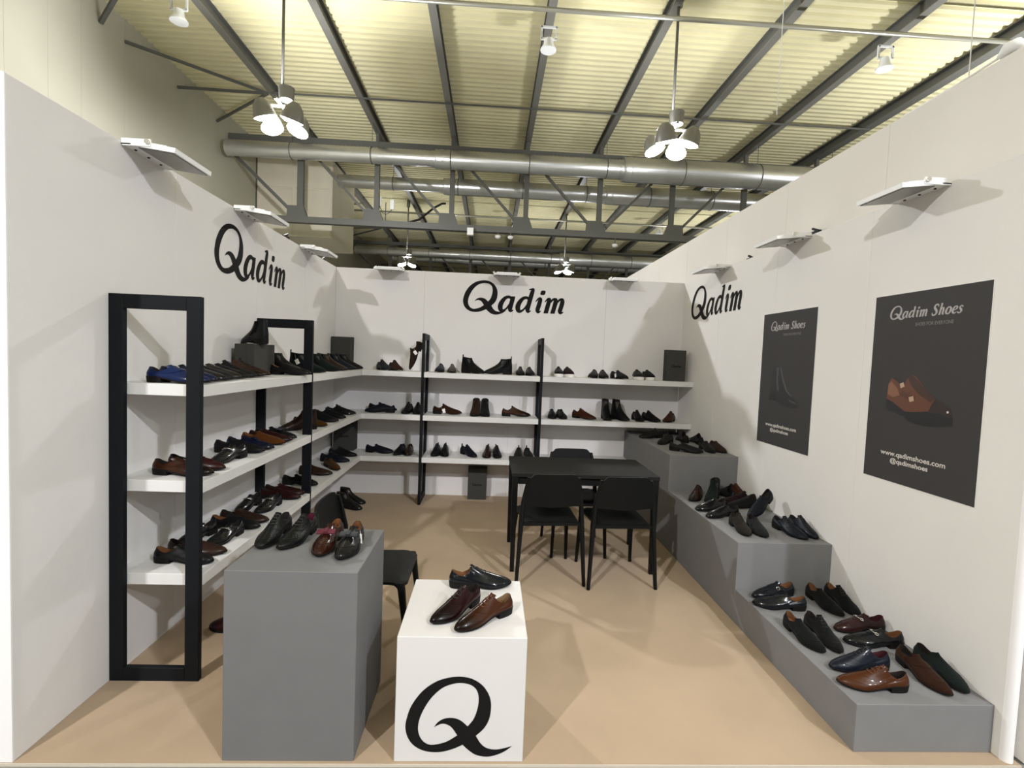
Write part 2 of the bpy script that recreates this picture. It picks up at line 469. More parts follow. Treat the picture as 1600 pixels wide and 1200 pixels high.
def duct(y, z, segs, label, xs=None, grp='round air ducts under the roof'):
    r = empty('air_duct', (0, y, z)); tag(r, label, 'duct', grp)
    for k, (x0, x1, rad) in enumerate(segs):
        # spiral tube: ribs every 9 cm
        pts = []; rr = []
        m = max(2, int((x1-x0)/0.09))
        for i in range(m):
            xa = x0 + (x1-x0)*i/m; xb = x0+(x1-x0)*(i+0.8)/m
            pts += [(xa, 0, 0), (xb, 0, 0)]; rr += [rad+0.007, rad]
        pts.append((x1, 0, 0)); rr.append(rad)
        MB().tube(pts, rr, 20).build('duct_pipe', M_duct, r, smooth=0.6)
        if k+1 < len(segs):
            r2 = segs[k+1][2]
            MB().tube([(x1-0.1, 0, 0), (x1+0.02, 0, 0), (x1+0.14, 0, 0), (x1+0.2, 0, 0)], [rad+0.012, rad+0.012, r2+0.012, r2+0.012], 20).build('reducer', M_duct, r, smooth=0.6)
    for x in BX:
        if segs[0][0] < x < segs[-1][1]:
            rad = [s for s in segs if s[0] <= x <= s[1]]
            rad = rad[0][2] if rad else segs[-1][2]
            c = [(x, (rad+0.008)*math.cos(a), (rad+0.008)*math.sin(a)) for a in [2*PI*k/24 for k in range(24)]]
            MB().tube(c, 0.012, 5, closed=True).build('hanger_ring', M_steel, r, smooth=True)
            MB().bar((x, 0, rad), (x, 0, 7.2-z), 0.012).build('hanger_rod', M_steel, r)
    return r
for k, nm in enumerate(('nearest', 'second')):
    dy = k*PITCH
    duct(10.4+dy, 6.24, [(-4.6, 0.25, 0.178), (0.25, 4.75, 0.215), (4.75, 13.2, 0.285)], ['shiny ribbed air duct in front of the nearest truss', 'ribbed air duct in front of the farther truss'][k])
    duct(13.0+dy, 6.47, [(-2.78 if k == 0 else -3.4, 0.2, 0.175), (0.2, 4.9, 0.225), (4.9, 13.2, 0.26)], ['air duct starting at the cream box behind the nearest truss', 'air duct behind the farther truss'][k])

# cream ventilation box on the hall wall
r = empty('ventilation_box', (-4.86, 12.42, 4.72)); tag(r, 'cream panelled ventilation box on the hall wall behind the nearest truss', 'ventilation box')
MB().box((0, 0.02, 0), (2.06, 2.2, 2.1)).build('casing', M_ahu, r)
for (x0, x1) in ((0.03, 0.98), (1.04, 2.04)):
    for (z0, z1) in ((0.03, 1.27), (1.31, 2.08)):
        bevel_box('panel', (x0, 0, z0), (x1, 0.03, z1), M_ahu, r, 0.006, 1)
MB().box((-0.02, 0, 0), (0.03, 0.03, 2.1)).build('corner_post', M_steel, r)

# conduits, tie rods, wall braces
for k in range(3):
    dy = k*PITCH
    o = MB().tube([(HX0+0.02, 5.78+dy, 6.74), (HX1-0.05, 5.78+dy, 6.74)], 0.034, 10).build('conduit_pipe', M_conduit, smooth=True)
    tag(o, ['light grey conduit crossing the roof nearest the viewer', 'light grey conduit between the two trusses', 'light grey conduit behind the farther truss'][k], 'pipe', 'conduits across the roof')
    o = MB().bar((-3.1, 9.25+dy, 6.985), (10.0, 9.25+dy, 6.985), 0.03).build('tie_rod', M_steel)
    tag(o, ['thin dark tie rod crossing the roof beams above the pendant lamps', 'thin dark tie rod between the two trusses', 'thin dark tie rod behind the farther truss'][k], 'rod', 'tie rods across the roof beams')
    br = empty('wall_brace', (-3.2, 9.3+dy, 6.99)); tag(br, ['thin steel brace fan on the hall wall above the left lamps', 'thin steel brace fan on the hall wall behind the nearest truss', 'farthest thin steel brace fan on the hall wall'][k], 'brace', 'brace fans on the hall wall')
    for dx, dy2, dz in ((-1.66, -1.82, -0.15), (-1.66, -0.34, -0.15), (-1.66, 1.14, -0.15)):
        MB().bar((0, 0, 0), (dx, dy2, dz), 0.045).build('strut', M_steel, br)
o = MB().bar((HX0+0.02, 6.92, 6.80), (-4.3, 6.62, 7.2), 0.06).build('wall_strut', M_steel); tag(o, 'short grey strut between cream wall and roof, top left', 'brace')

# white speakers on the beams
def speaker(x, y, label):
    r = empty('ceiling_speaker', (x, y, 6.99)); tag(r, label, 'speaker', 'small white speakers under the roof beams')
    fr = MB()
    for a, b in (((-.12, 0, 0), (-.12, 0, -.2)), ((.12, 0, 0), (.12, 0, -.2)), ((-.13, 0, -.2), (.13, 0, -.2)), ((-.13, 0, -.01), (.13, 0, -.01))): fr.bar(a, b, 0.03)
    fr.build('bracket', M_lampw, r)
    MB().tube([(0, 0, -.2), (0, 0, -.3), (0, 0, -.36), (0, 0, -.38)], [.07, .085, .13, .13], 14).build('horn', M_lampw, r, smooth=0.7)
speaker(BX[3], 6.55, 'small white speaker on the central roof beam')
speaker(BX[6], 6.45, 'small white speaker above the tall wall, right')
speaker(BX[0]-0.2, 6.45, 'small white speaker by the hall wall, top left')
speaker(BX[0], 17.6, 'white speaker beyond the nearest truss, left side')
speaker(BX[3], 17.6, 'white speaker beyond the nearest truss, central beam')
speaker(BX[6], 17.6, 'white speaker beyond the nearest truss, right side')

# pendant floodlight clusters
def cluster(x, y, label):
    r = empty('pendant_floodlight', (x, y, LAMP_Z)); tag(r, label, 'pendant lamp', 'pendant floodlight clusters')
    MB().tube([(0, 0, 0.42), (0, 0, 7.219-LAMP_Z)], 0.022, 8).build('stem', M_steel, r, smooth=True)
    MB().tube([(0, 0, 7.219-LAMP_Z-.25), (0, 0, 7.219-LAMP_Z)], 0.06, 10).build('canopy', M_steel2, r, smooth=0.7)
    MB().tube([(0.06, 0, 0.46), (0.06, 0, 0.64)], [0.10, 0.115], 14).build('ballast', M_steel2, r, smooth=0.7)
    MB().bar((-0.24, 0, 0.38), (0.24, 0, 0.38), 0.03).bar((0, -0.24, 0.38), (0, 0.24, 0.38), 0.03).build('cross_arm', M_steel2, r)
    for k in range(4):
        a = PI/4 + k*PI/2 + 0.15
        c = Vector((0.27*math.cos(a), 0.27*math.sin(a), 0.16))
        q = Euler((0, math.radians(22), a)).to_matrix()
        # tilted bell reflector
        R = []
        for rad, h in ((0.05, 0.2), (0.12, 0.12), (0.155, 0.0), (0.16, -0.05)):
            R.append([tuple(q @ Vector((rad*math.cos(t), rad*math.sin(t), h)) + c) for t in [2*PI*j/14 for j in range(14)]])
        hd = MB().rings(R, cap0=True).build('flood_head', M_steel2, r, smooth=0.7)
        R = []
        for rad, h in ((0.152, -0.03), (0.15, -0.055), (0.08, -0.085), (0.005, -0.09)):
            R.append([tuple(q @ Vector((rad*math.cos(t), rad*math.sin(t), h)) + c) for t in [2*PI*j/14 for j in range(14)]])
        MB().rings(R, cap1=True).build('lens', M_flood, hd, smooth=True)
for iy, ly in enumerate(LAMP_Y):
    for ix, lx in enumerate(LAMP_X):
        nm = [['left', 'right', 'far right'][ix], ['behind the viewer', 'nearest above the booth', 'beyond the nearest truss'][iy]]
        if iy and ix < 2:
            cluster(lx, ly, ['lit floodlight cluster on a rod, %s one in front of the nearest truss', 'lit floodlight cluster far back above the back wall, %s one'][iy-1] % nm[0])

# small things on the nearest truss
r = empty('antenna_pair', (-1.05, 11.12, 4.876)); tag(r, 'pair of white antenna boxes on a stalk above the truss chord', 'antenna')
MB().tube([(0, 0, 0), (0, 0, 0.5)], 0.012, 6).build('stalk', M_steel, r)
for s in (-1, 1):
    bevel_box('antenna_box', (s*0.16-0.05, -0.03, 0.36+s*-0.03), (s*0.16+0.05, 0.03, 0.60+s*-0.03), M_white, r, 0.01)
    MB().tube([(0, 0, 0.2), (s*0.08, 0, 0.24), (s*0.15, 0, 0.36-s*0.03)], 0.01, 6).build('arm', M_steel, r)
o = bevel_box('junction_box', (1.03, 10.8, 4.60), (1.19, 10.915, 4.78), M_white, None, 0.01); tag(o, 'small square white box on the truss bottom chord', 'box')
for x, z, l in ((1.80, 4.62, 'white dome camera under the truss chord, left one'), (2.12, 4.62, 'white dome camera under the truss chord, middle one'), (4.79, 4.55, 'white dome camera hanging under the truss chord, right one')):
    r = empty('dome_camera', (x, 10.95, z)); tag(r, l, 'camera', 'dome cameras under the nearest truss')
    MB().tube([(0, 0, 0.02), (0, 0, 4.724-z)], 0.012, 6).build('stem', M_steel, r)
    MB().tube([(0, 0, -0.05), (0, 0, -0.03), (0, 0, 0.0), (0, 0, 0.03)], [0.02, 0.06, 0.075, 0.07], 12).build('dome', M_white, r, smooth=True)
o = MB().tube([(-0.55, 11.13, 4.88), (-0.2, 11.13, 5.0), (0.15, 11.13, 5.3), (0.35, 11.13, 5.42), (0.45, 11.10, 5.42)], 0.028, 8).build('loose_cable', M_dark, smooth=True); tag(o, 'black cable looping from the truss chord to a post', 'cable')
for (x, y, z0, l) in ((5.51, 5.0, 5.035, 'thin white wire hanging free from the roof, left one'), (6.31, 3.0, 3.2, 'thin white wire hanging behind the tall wall')):
    o = MB().tube([(x, y, z0), (x, y, 7.2)], 0.0055, 5).build('hanging_wire', M_white); tag(o, l, 'wire', 'hanging wires')

# ------------------------------------------------------------------ the booth
struct(MB().box((-0.05, -0.004, -0.012), (W+0.06, D+0.05, 0.0)).build('floor', M_carpet))
struct(MB().box((-0.05, -0.009, -0.0115), (W+0.06, -0.0045, -0.001)).build('trim_1', mat('edge_tape', (0.55, 0.50, 0.42), 0.6)))
# left wall: backing with fabric panels about a metre wide
def panel_wall(name, backing, panels, m):
    o = struct(MB().box(*backing).build(name, m))
    for mn, mx in panels: bevel_box('wall_panel', mn, mx, m, o, 0.0012, 1)
    return o
ys = [0.0, 0.95, 1.90, 2.85, D]
wl = panel_wall('wall_left', ((-0.045, 0.001, 0), (-0.02, D+0.04, H-0.003)), [((-0.02, a+0.0003, 0.0), (0.0, b-0.0003, H)) for a, b in zip(ys[:-1], ys[1:])], M_wall)
bevel_box('end_strip', (-0.047, -0.004, 0.0), (-0.0005, 0.002, H+0.002), M_edge, wl, 0.001, 1)
xs = [0.0, 0.97, 1.95, 3.0, W]
wb = panel_wall('wall_back', ((0, D+0.02, 0), (W, D+0.045, H-0.003)), [((a+0.0004, D, 0.0), (b-0.0004, D+0.02, H)) for a, b in zip(xs[:-1], xs[1:])], M_wall)
M_wallr = mat('booth_wall_right', (0.74, 0.725, 0.70), 0.9, bump=0.25, bscale=260, mottle=0.03, mscale=2.5)
ys = [0.03, 0.95, 1.90, 2.85, D]
wr = panel_wall('wall_right', ((W+0.02, 0.03, 0), (W+0.045, D+0.04, H-0.003)), [((W, a+0.0003, 0.0), (W+0.02, b-0.0003, H)) for a, b in zip(ys[:-1], ys[1:])], M_wallr)
# rounded fabric wrap at the front of the right wall
c = [(W + 0.024 - 0.024*math.cos(a), 0.03 - 0.03*math.sin(a)) for a in [PI*k/12 for k in range(13)]]
MB().rings([[(x, y, 0.0) for x, y in c], [(x, y, H) for x, y in c]], cap0=True, cap1=True).build('end_strip', M_edge, wr, smooth=0.8, fix=True)
# taller wall of the next stand behind it
tw = struct(MB().box((3.985, 0.0, 0), (4.01, 9.3, 3.0)).build('wall_right', M_tall))
e = [0.0, 0.98, 1.96, 2.94, 3.92, 4.9, 5.9, 6.9, 7.9, 9.3]
for a, b in zip(e[:-1], e[1:]): bevel_box('wall_panel', (3.965, a+0.0006, 0), (3.985, b-0.0006, 3.004), M_tall, tw, 0.002, 1)
# next stand: dark floor cases seen past the right wall's front edge
o = bevel_box('flight_case', (4.06, 0.25, 0.02), (4.8, 0.9, 0.62), M_dark, None, 0.02); tag(o, 'black case on the floor just past the right wall front edge', 'case')

r = empty('wrapped_bundle', (3.98, 0.30, 3.005)); tag(r, 'small white wrapped bundle tied on the tall wall top, far right', 'bundle')
MB().tube([(0, -0.03, 0.015), (0, 0.0, 0.03), (0, 0.04, 0.035), (0, 0.08, 0.02)], [0.012, 0.028, 0.03, 0.012], 10).build('wrap', M_white, r, smooth=True)
MB().tube([(0, 0.07, 0.02), (0, 0.3, 0.008), (0, 0.6, 0.006)], 0.006, 6).build('strap', M_white, r, smooth=True)
# black cable clips poking over the wall tops
for (x, y, z, l) in ((-0.02, 2.46, 2.515, 'black clip on the left wall top between two lamps'), (-0.02, 3.40, 2.505, 'small black clip on the left wall top near the back corner'),
                  (W+0.03, 1.52, 2.52, 'black clip on the right wall top beside the middle lamp'), (W+0.03, 2.38, 2.508, 'black clip on the right wall top between two lamps')):
    r = empty('cable_clip', (x, y, z)); tag(r, l, 'clip', 'black clips on wall tops')
    MB().box((-0.012, -0.05, -0.02), (0.012, 0.04, 0.006)).build('clip_body', M_dark, r)
    MB().bar((0, -0.04, 0.0), (0, 0.03, 0.03), 0.014).build('clip_tongue', M_dark, r)

# wall top lamps
def wall_lamp(loc, rz, label, wid=0.30, dep=0.24):
    """ local: x along the wall, -y out of the wall into the booth """
    r = empty('wall_floodlight', loc, rz); tag(r, label, 'lamp', 'flat white floodlights along the wall tops')
    t = math.radians(7)
    R = Euler((t, 0, 0)).to_matrix()
    h = MB().box((-wid/2, -dep, 0.0), (wid/2, -0.035, 0.022), R, (0, 0, -0.012)).build('housing', M_lampw, r)
    MB().box((-wid/2+0.012, -dep+0.012, -0.004), (wid/2-0.012, -0.07, 0.0), R, (0, 0, -0.012)).build('lens', M_lens, r)
    MB().box((-wid/2+0.03, -dep*0.75, 0.022), (wid/2-0.03, -0.06, 0.034), R, (0, 0, -0.012)).build('heat_sink', M_lampw, r)
    br = MB().box((-wid/2-0.004, -0.045, -0.016), (wid/2+0.004, -0.002, -0.010))
    for s in (-1, 1): br.box((s*wid/2-0.004, -dep*0.55, -0.02), (s*wid/2+0.004, -0.002, 0.012))
    br.build('bracket', M_lampw, r)
    for s in (-1, 1):
        MB().tube([(s*(wid/2+0.003), -dep*0.5, 0.0), (s*(wid/2+0.014), -dep*0.5, 0.0)], 0.011, 10).build('knob', M_metal, r)
    for s in (-0.3, 0.0, 0.3):
        MB().tube([(s*wid, -0.024, -0.020), (s*wid, -0.024, -0.015)], 0.006, 8).build('screw', M_dark, r)
    hb = MB().box((-0.08, -0.006, -0.018), (0.08, -0.001, 0.012)); hb.box((-0.08, -0.006, 0.006), (0.08, 0.03, 0.012)); hb.build('hook', M_lampw, r)
for y, l in ((0.70, 'nearest'), (1.71, 'middle'), (2.86, 'farthest')):
    wall_lamp((0, y, 2.5), -PI/2+PI, '%s white floodlight on the left wall top' % l)
for y, l in ((0.62, 'nearest'), (1.66, 'middle'), (2.83, 'farthest')):
    wall_lamp((W, y, 2.5), -PI/2, '%s white floodlight on the right wall top' % l)
for x, l in ((0.60, 'left'), (1.87, 'middle'), (3.16, 'right')):
    wall_lamp((x, D, 2.5), 0, '%s white floodlight on the back wall top' % l, 0.28)

# logos on the walls and the cube
def logo(loc, ux, nrm, width, label):
    r = empty('logo_sign', loc); tag(r, label, 'logo', 'black logo lettering on the walls')
    put_word('letter', 'Qadim', width, (0, 0, 0), ux, (0, 0, 1), nrm, M_logo, r)
logo((1.396, D, 2.093), (1, 0, 0), (0, -1, 0), 1.17, 'black script logo lettering on the back wall')
logo((0, 1.33, 2.065), (0, 1, 0), (1, 0, 0), 1.10, 'black script logo lettering on the left wall')
logo((W, 3.516, 2.080), (0, -1, 0), (-1, 0, 0), 1.13, 'black script logo lettering on the right wall')

# ------------------------------------------------------------------ shelving
def ring_frame(name, loc, axis, label):
    """ upright rectangular frame standing at right angles to its wall """
    r = empty(name, loc); tag(r, label, 'shelf frame', 'tall black shelf frames')
    d, w, t, h = 0.4063, 0.0645, 0.028, 1.7985
    def bx(a0, a1, z0, z1, nm):
        a0 += 0.0003
        if axis == 'x': bevel_box(nm, (a0, 0, z0), (a1, t, z1), M_black, r, 0.002, 1)
        else: bevel_box(nm, (-t/2, -a1, z0), (t/2, -a0, z1), M_black, r, 0.002, 1)
    bx(0, w, 0, h, 'post'); bx(d-w, d, 0, h, 'post')
    bx(w, d-w-0.0003, 0.0, w, 'bottom_rail'); bx(w, d-w-0.0003, h-w, h, 'top_rail')
    return r
F1, F2, X3, X4 = 0.4687, 1.9046, 1.0284, 2.2655
ring_frame('upright_rack', (0, F1, 0), 'x', 'black frame nearest the viewer on the left wall')
ring_frame('upright_rack', (0, F2, 0), 'x', 'black frame farther back on the left wall')
ring_frame('upright_rack', (X3, D, 0), 'y', 'left black frame on the back wall')
ring_frame('upright_rack', (X4, D, 0), 'y', 'right black frame on the back wall')
e = 0.0006
for z, lv in ((Z1, 'top'), (Z2, 'middle'), (Z3, 'bottom')):
    for mn, mx, pl in (((e, F1+0.028+e, z-ST), (DS+0.001, F2-e, z), 'left wall between the two frames'),
                       ((e, F2+0.028+e, z-ST), (DS+0.001, D-e, z), 'left wall into the back corner'),
                       ((DS+0.002, D-DS-0.001, z-ST), (X3-0.014-e, D-e, z), 'back wall beside the left corner'),
                       ((X3+0.014+e, D-DS-0.001, z-ST), (X4-0.014-e, D-e, z), 'back wall between the two frames'),
                       ((X4+0.014+e, D-DS-0.001, z-ST), (W-e, D-e, z), 'back wall towards the right corner')):
        if z == Z3 and mn[0] > 2: mx = (3.28, mx[1], mx[2])
        o = bevel_box('shelf_board', mn, mx, M_shelf, None, 0.0015, 1)
        tag(o, 'white %s shelf board on the %s' % (lv, pl), 'shelf', 'thick white shelf boards')

# ------------------------------------------------------------------ plinth, cube, steps
o = bevel_box('display_plinth', (0.756, 0.006, 0), (1.252, 0.482, 0.743), M_plinth, None, 0.002, 1)
tag(o, 'tall grey display plinth carrying black and bow shoes, left of white cube', 'plinth')
r = empty('display_cube', (1.656, 0.2535, 0)); tag(r, 'white display cube with a big black swash letter', 'cube')
bevel_box('cube_body', (-0.250, -0.2485, 0), (0.250, 0.2485, 0.498), M_cube, r, 0.002, 1)
mb = MB()
for t in Q_TRI:
    b = len(mb.v)
    for p in t: mb.v.append((-0.2085 + p[0]*0.3035, -0.2495, 0.0395 + p[1]*0.3035))
    mb.f.append((b, b+1, b+2))
mb.build('letter', M_logo, r)
H1_, H2_, H3_ = 0.2055, 0.4989, 0.8041
Y1_, Y2_, Y3_ = 0.0602, 1.0901, 2.3086
XS = 3.2858
r = empty('display_steps', ((XS+W)/2, Y1_, 0)); tag(r, 'long grey three-step display stand along the right wall', 'display stand')
cx = (XS+W)/2
bevel_box('step', (XS-cx, 0, 0), (W-0.001-cx, Y2_-Y1_, H1_), M_step, r, 0.002, 1)
bevel_box('step', (XS-cx, Y2_-Y1_, 0), (W-0.001-cx, Y3_-Y1_, H2_), M_step, r, 0.002, 1)
bevel_box('step', (XS-cx, Y3_-Y1_, 0), (W-0.001-cx, D-0.001-Y1_, H3_), M_step, r, 0.002, 1)

# ------------------------------------------------------------------ posters
def poly_mesh(polys, fn, lift):
    mb = MB()
    for p in polys:
        bm = bmesh.new()
        vv = [bm.verts.new((a, b, 0)) for a, b in p]
        f = bm.faces.new(vv)
        bmesh.ops.triangulate(bm, faces=[f])
        for t in bm.faces:
            b0 = len(mb.v)
            mb.v += [tuple(fn(v.co.x, v.co.y, lift)) for v in t.verts]
            mb.f.append((b0, b0+1, b0+2))
        bm.free()
    return mb
PR1 = {
'upper': [(0.1258, 0.4464), (0.1333, 0.5186), (0.1509, 0.5523), (0.1788, 0.5426), (0.2071, 0.5224), (0.23, 0.513), (0.2555, 0.5564), (0.2791, 0.573), (0.311, 0.5586), (0.3631, 0.5052), (0.424, 0.4596), (0.4799, 0.4429), (0.5083, 0.4187), (0.5202, 0.377), (0.5066, 0.3782), (0.4523, 0.3884), (0.3844, 0.394), (0.3021, 0.3821), (0.2521, 0.3799), (0.2114, 0.3993), (0.1692, 0.4225), (0.1268, 0.4354)],
'sole': [(0.1238, 0.4374), (0.1692, 0.4225), (0.2114, 0.3993), (0.2521, 0.3799), (0.3021, 0.3821), (0.3844, 0.394), (0.4523, 0.3884), (0.5066, 0.3782), (0.5217, 0.3838), (0.5235, 0.3392), (0.4136, 0.3212), (0.3437, 0.3219), (0.2755, 0.3297), (0.2519, 0.3523), (0.2079, 0.3644), (0.1391, 0.3745), (0.1251, 0.3908)],
'toe': [(0.424, 0.4596), (0.4799, 0.4429), (0.5083, 0.4187), (0.5202, 0.377), (0.4523, 0.3884), (0.3901, 0.3946), (0.4043, 0.4281)],
'opening': [(0.1509, 0.5523), (0.1779, 0.5523), (0.2151, 0.5356), (0.23, 0.513), (0.2073, 0.5203), (0.1792, 0.5383)],
'tongue': [(0.2555, 0.5564), (0.2791, 0.573), (0.3631, 0.5052), (0.424, 0.4596), (0.3976, 0.4394), (0.3241, 0.4771), (0.2775, 0.5208)],
'light': [(0.1338, 0.5132), (0.1512, 0.5338), (0.1963, 0.495), (0.2124, 0.4617), (0.1697, 0.4476), (0.1326, 0.4635)],
'strap': [(0.205, 0.4719), (0.2325, 0.4844), (0.3074, 0.4604), (0.2995, 0.4391), (0.2262, 0.4541)],
'buckle': [(0.2084, 0.5225), (0.231, 0.5311), (0.2407, 0.5083), (0.2158, 0.4983)],
'buckle_low': [(0.2707, 0.4555), (0.2973, 0.4638), (0.3044, 0.4395), (0.2779, 0.4309)],
'glint': [(0.4895, 0.4052), (0.4998, 0.4082), (0.5027, 0.3989), (0.4924, 0.3958)]}
PR2 = {
'boot': [(0.1614, 0.5845), (0.276, 0.5873), (0.3112, 0.5062), (0.3722, 0.4183), (0.4775, 0.3571), (0.5041, 0.3303), (0.4989, 0.3053), (0.4355, 0.2955), (0.3156, 0.3063), (0.2228, 0.3339), (0.148, 0.3324), (0.1426, 0.3803), (0.1534, 0.4026), (0.159, 0.4885)],
'gusset': [(0.2244, 0.5839), (0.2424, 0.5844), (0.2476, 0.472), (0.2652, 0.4106), (0.2437, 0.4091), (0.2259, 0.4708)],
'shine': [(0.2656, 0.5849), (0.278, 0.5853), (0.3129, 0.5063), (0.3739, 0.4184), (0.4294, 0.3826), (0.41, 0.379), (0.3484, 0.4186), (0.2984, 0.4953)],
'toe_shine': [(0.3873, 0.3569), (0.4711, 0.3417), (0.49, 0.3289), (0.4056, 0.3425)],
'heel': [(0.1428, 0.3782), (0.2166, 0.3903), (0.2265, 0.3342), (0.1481, 0.3314)]}
PC = {'upper': (0.105, 0.036, 0.017), 'sole': (0.009, 0.009, 0.010), 'toe': (0.022, 0.013, 0.011), 'opening': (0.02, 0.012, 0.010), 'tongue': (0.045, 0.019, 0.012),
      'light': (0.20, 0.085, 0.045), 'strap': (0.075, 0.026, 0.013), 'buckle': (0.42, 0.30, 0.20), 'buckle_low': (0.42, 0.30, 0.20), 'glint': (0.6, 0.55, 0.5),
      'boot': (0.014, 0.013, 0.014), 'gusset': (0.055, 0.052, 0.055), 'shine': (0.06, 0.057, 0.06), 'toe_shine': (0.06, 0.058, 0.06), 'heel': (0.008, 0.008, 0.009)}
def poster(y_left, width, prints, label):
    # local: x to the right along the wall (world -y), z up, normal towards -x
    r = empty('poster', (W, y_left, 1.0)); r.rotation_euler = (0, 0, -PI/2)
    tag(r, label, 'poster', 'dark grey posters on the right wall')
    MB().box((0, -0.003, -0.003), (width, -0.0005, 0.997)).build('poster_sheet', M_poster, r)
    k = MB(); k.box((-0.0025, -0.0025, -0.005), (width+0.0025, -0.0003, 0.9995)); k.build('poster_border', M_pedge, r)
    pl = lambda a, b, l: (a, -0.0034-l, b)
    for i, (nm, pts) in enumerate(prints.items()):
        poly_mesh([pts], pl, 0.0002*i).build('printed_' + nm, mat('print_'+nm, PC[nm], 0.5), r)
    put_word('headline', 'Qadim Shoes', 0.425, (0.108, -0.0034, 0.866), (1, 0, 0), (0, 0, 1), (0, -1, 0), M_ptext, r, 0.0004, split=False)
    rot = (PI/2, 0, 0)
    put_text('small_text', 'SHOES FOR EVERYONE', 0.024, (0.275, -0.0042, 0.821), rot, M_pdim, r, 0.0003, 0.212)
    put_text('web_text', 'www.qadimshoes.com', 0.036, (0.114, -0.0042, 0.136), rot, M_pwhite, r, 0.0008, 0.392)
    put_text('handle_text', '@qadimshoes', 0.034, (0.182, -0.0042, 0.100), rot, M_pwhite, r, 0.0008, 0.232)
poster(0.880, 0.660, PR1, 'dark poster with a brown buckled shoe, nearest the viewer')
poster(2.035, 0.652, PR2, 'dark poster with a black boot, farther back')

# ------------------------------------------------------------------ grey shoe boxes
def shoe_box(loc, rz, size, label, logo_face=None):
    r = empty('shoe_box', loc, rz); tag(r, label, 'box', 'grey shoe boxes')
    x, y, z = size
    bevel_box('box_base', (-x/2, -y/2, 0), (x/2, y/2, z), M_box, r, 0.002, 1)
    # the lid is a slightly larger sleeve over one end
    if logo_face == 'lying':
        bevel_box('lid', (x/2-0.05, -y/2-0.003, -0.0), (x/2+0.003, y/2+0.003, z+0.003), M_box, r, 0.002, 1)
        put_word('box_logo', 'Qadim', 0.07, (-0.02, -y/2-0.0008, z*0.22), (0, 0, 1), (-1, 0, 0), (0, -1, 0), M_boxlogo, r, 0.0004, split=False)
    else:
        bevel_box('lid', (-x/2-0.003, y/2-0.05, 0), (x/2+0.003, y/2+0.003, z+0.003), M_box, r, 0.002, 1)
        if logo_face != 'none':
            put_word('box_logo', 'Qadim', 0.105, (-0.052, -y/2, z*0.45), (1, 0, 0), (0, 0, 1), (0, -1, 0), M_boxlogo, r, 0.0006, split=False)
shoe_box((0.108, 3.680, Z1), 0, (0.205, 0.14, 0.34), 'grey shoe box standing in the left corner on the top shelf', 'none')
shoe_box((0.165, 3.675, Z3), 0, (0.215, 0.14, 0.33), 'grey shoe box standing in the left corner on the bottom shelf')
shoe_box((3.727, 3.50, Z1), math.radians(-4), (0.20, 0.13, 0.335), 'grey shoe box standing at the right end of the top shelf')
shoe_box((1.628, 3.680, 0), 0, (0.205, 0.14, 0.345), 'grey shoe box standing on the floor under the back shelves')
shoe_box((0.112, 1.640, Z1), 0, (0.128, 0.30, 0.206), 'grey shoe box on its side with a boot on top', 'lying')

# ------------------------------------------------------------------ table and chairs
r = empty('table', (2.4615, 2.063, 0)); tag(r, 'black rectangular table with square legs and three chairs', 'table')
bevel_box('tabletop', (-0.549, -0.322, 0.712), (0.549, 0.322, 0.74), M_table, r, 0.003, 2)
ap = MB()
ap.box((-0.50, -0.297, 0.655), (0.50, -0.275, 0.711)); ap.box((-0.50, 0.275, 0.655), (0.50, 0.297, 0.711))
ap.box((-0.525, -0.27, 0.655), (-0.50, 0.27, 0.711)); ap.box((0.50, -0.27, 0.655), (0.525, 0.27, 0.711))
ap.build('apron', M_plast, r)
for sx in (-1, 1):
    for sy in (-1, 1):
        MB().rings([[(sx*0.523+a*w, sy*0.297+b*w, z) for a, b in ((-1,-1),(1,-1),(1,1),(-1,1))] for z, w in ((0, 0.015), (0.711, 0.021))], cap0=True, cap1=True).build('leg', M_plast, r)

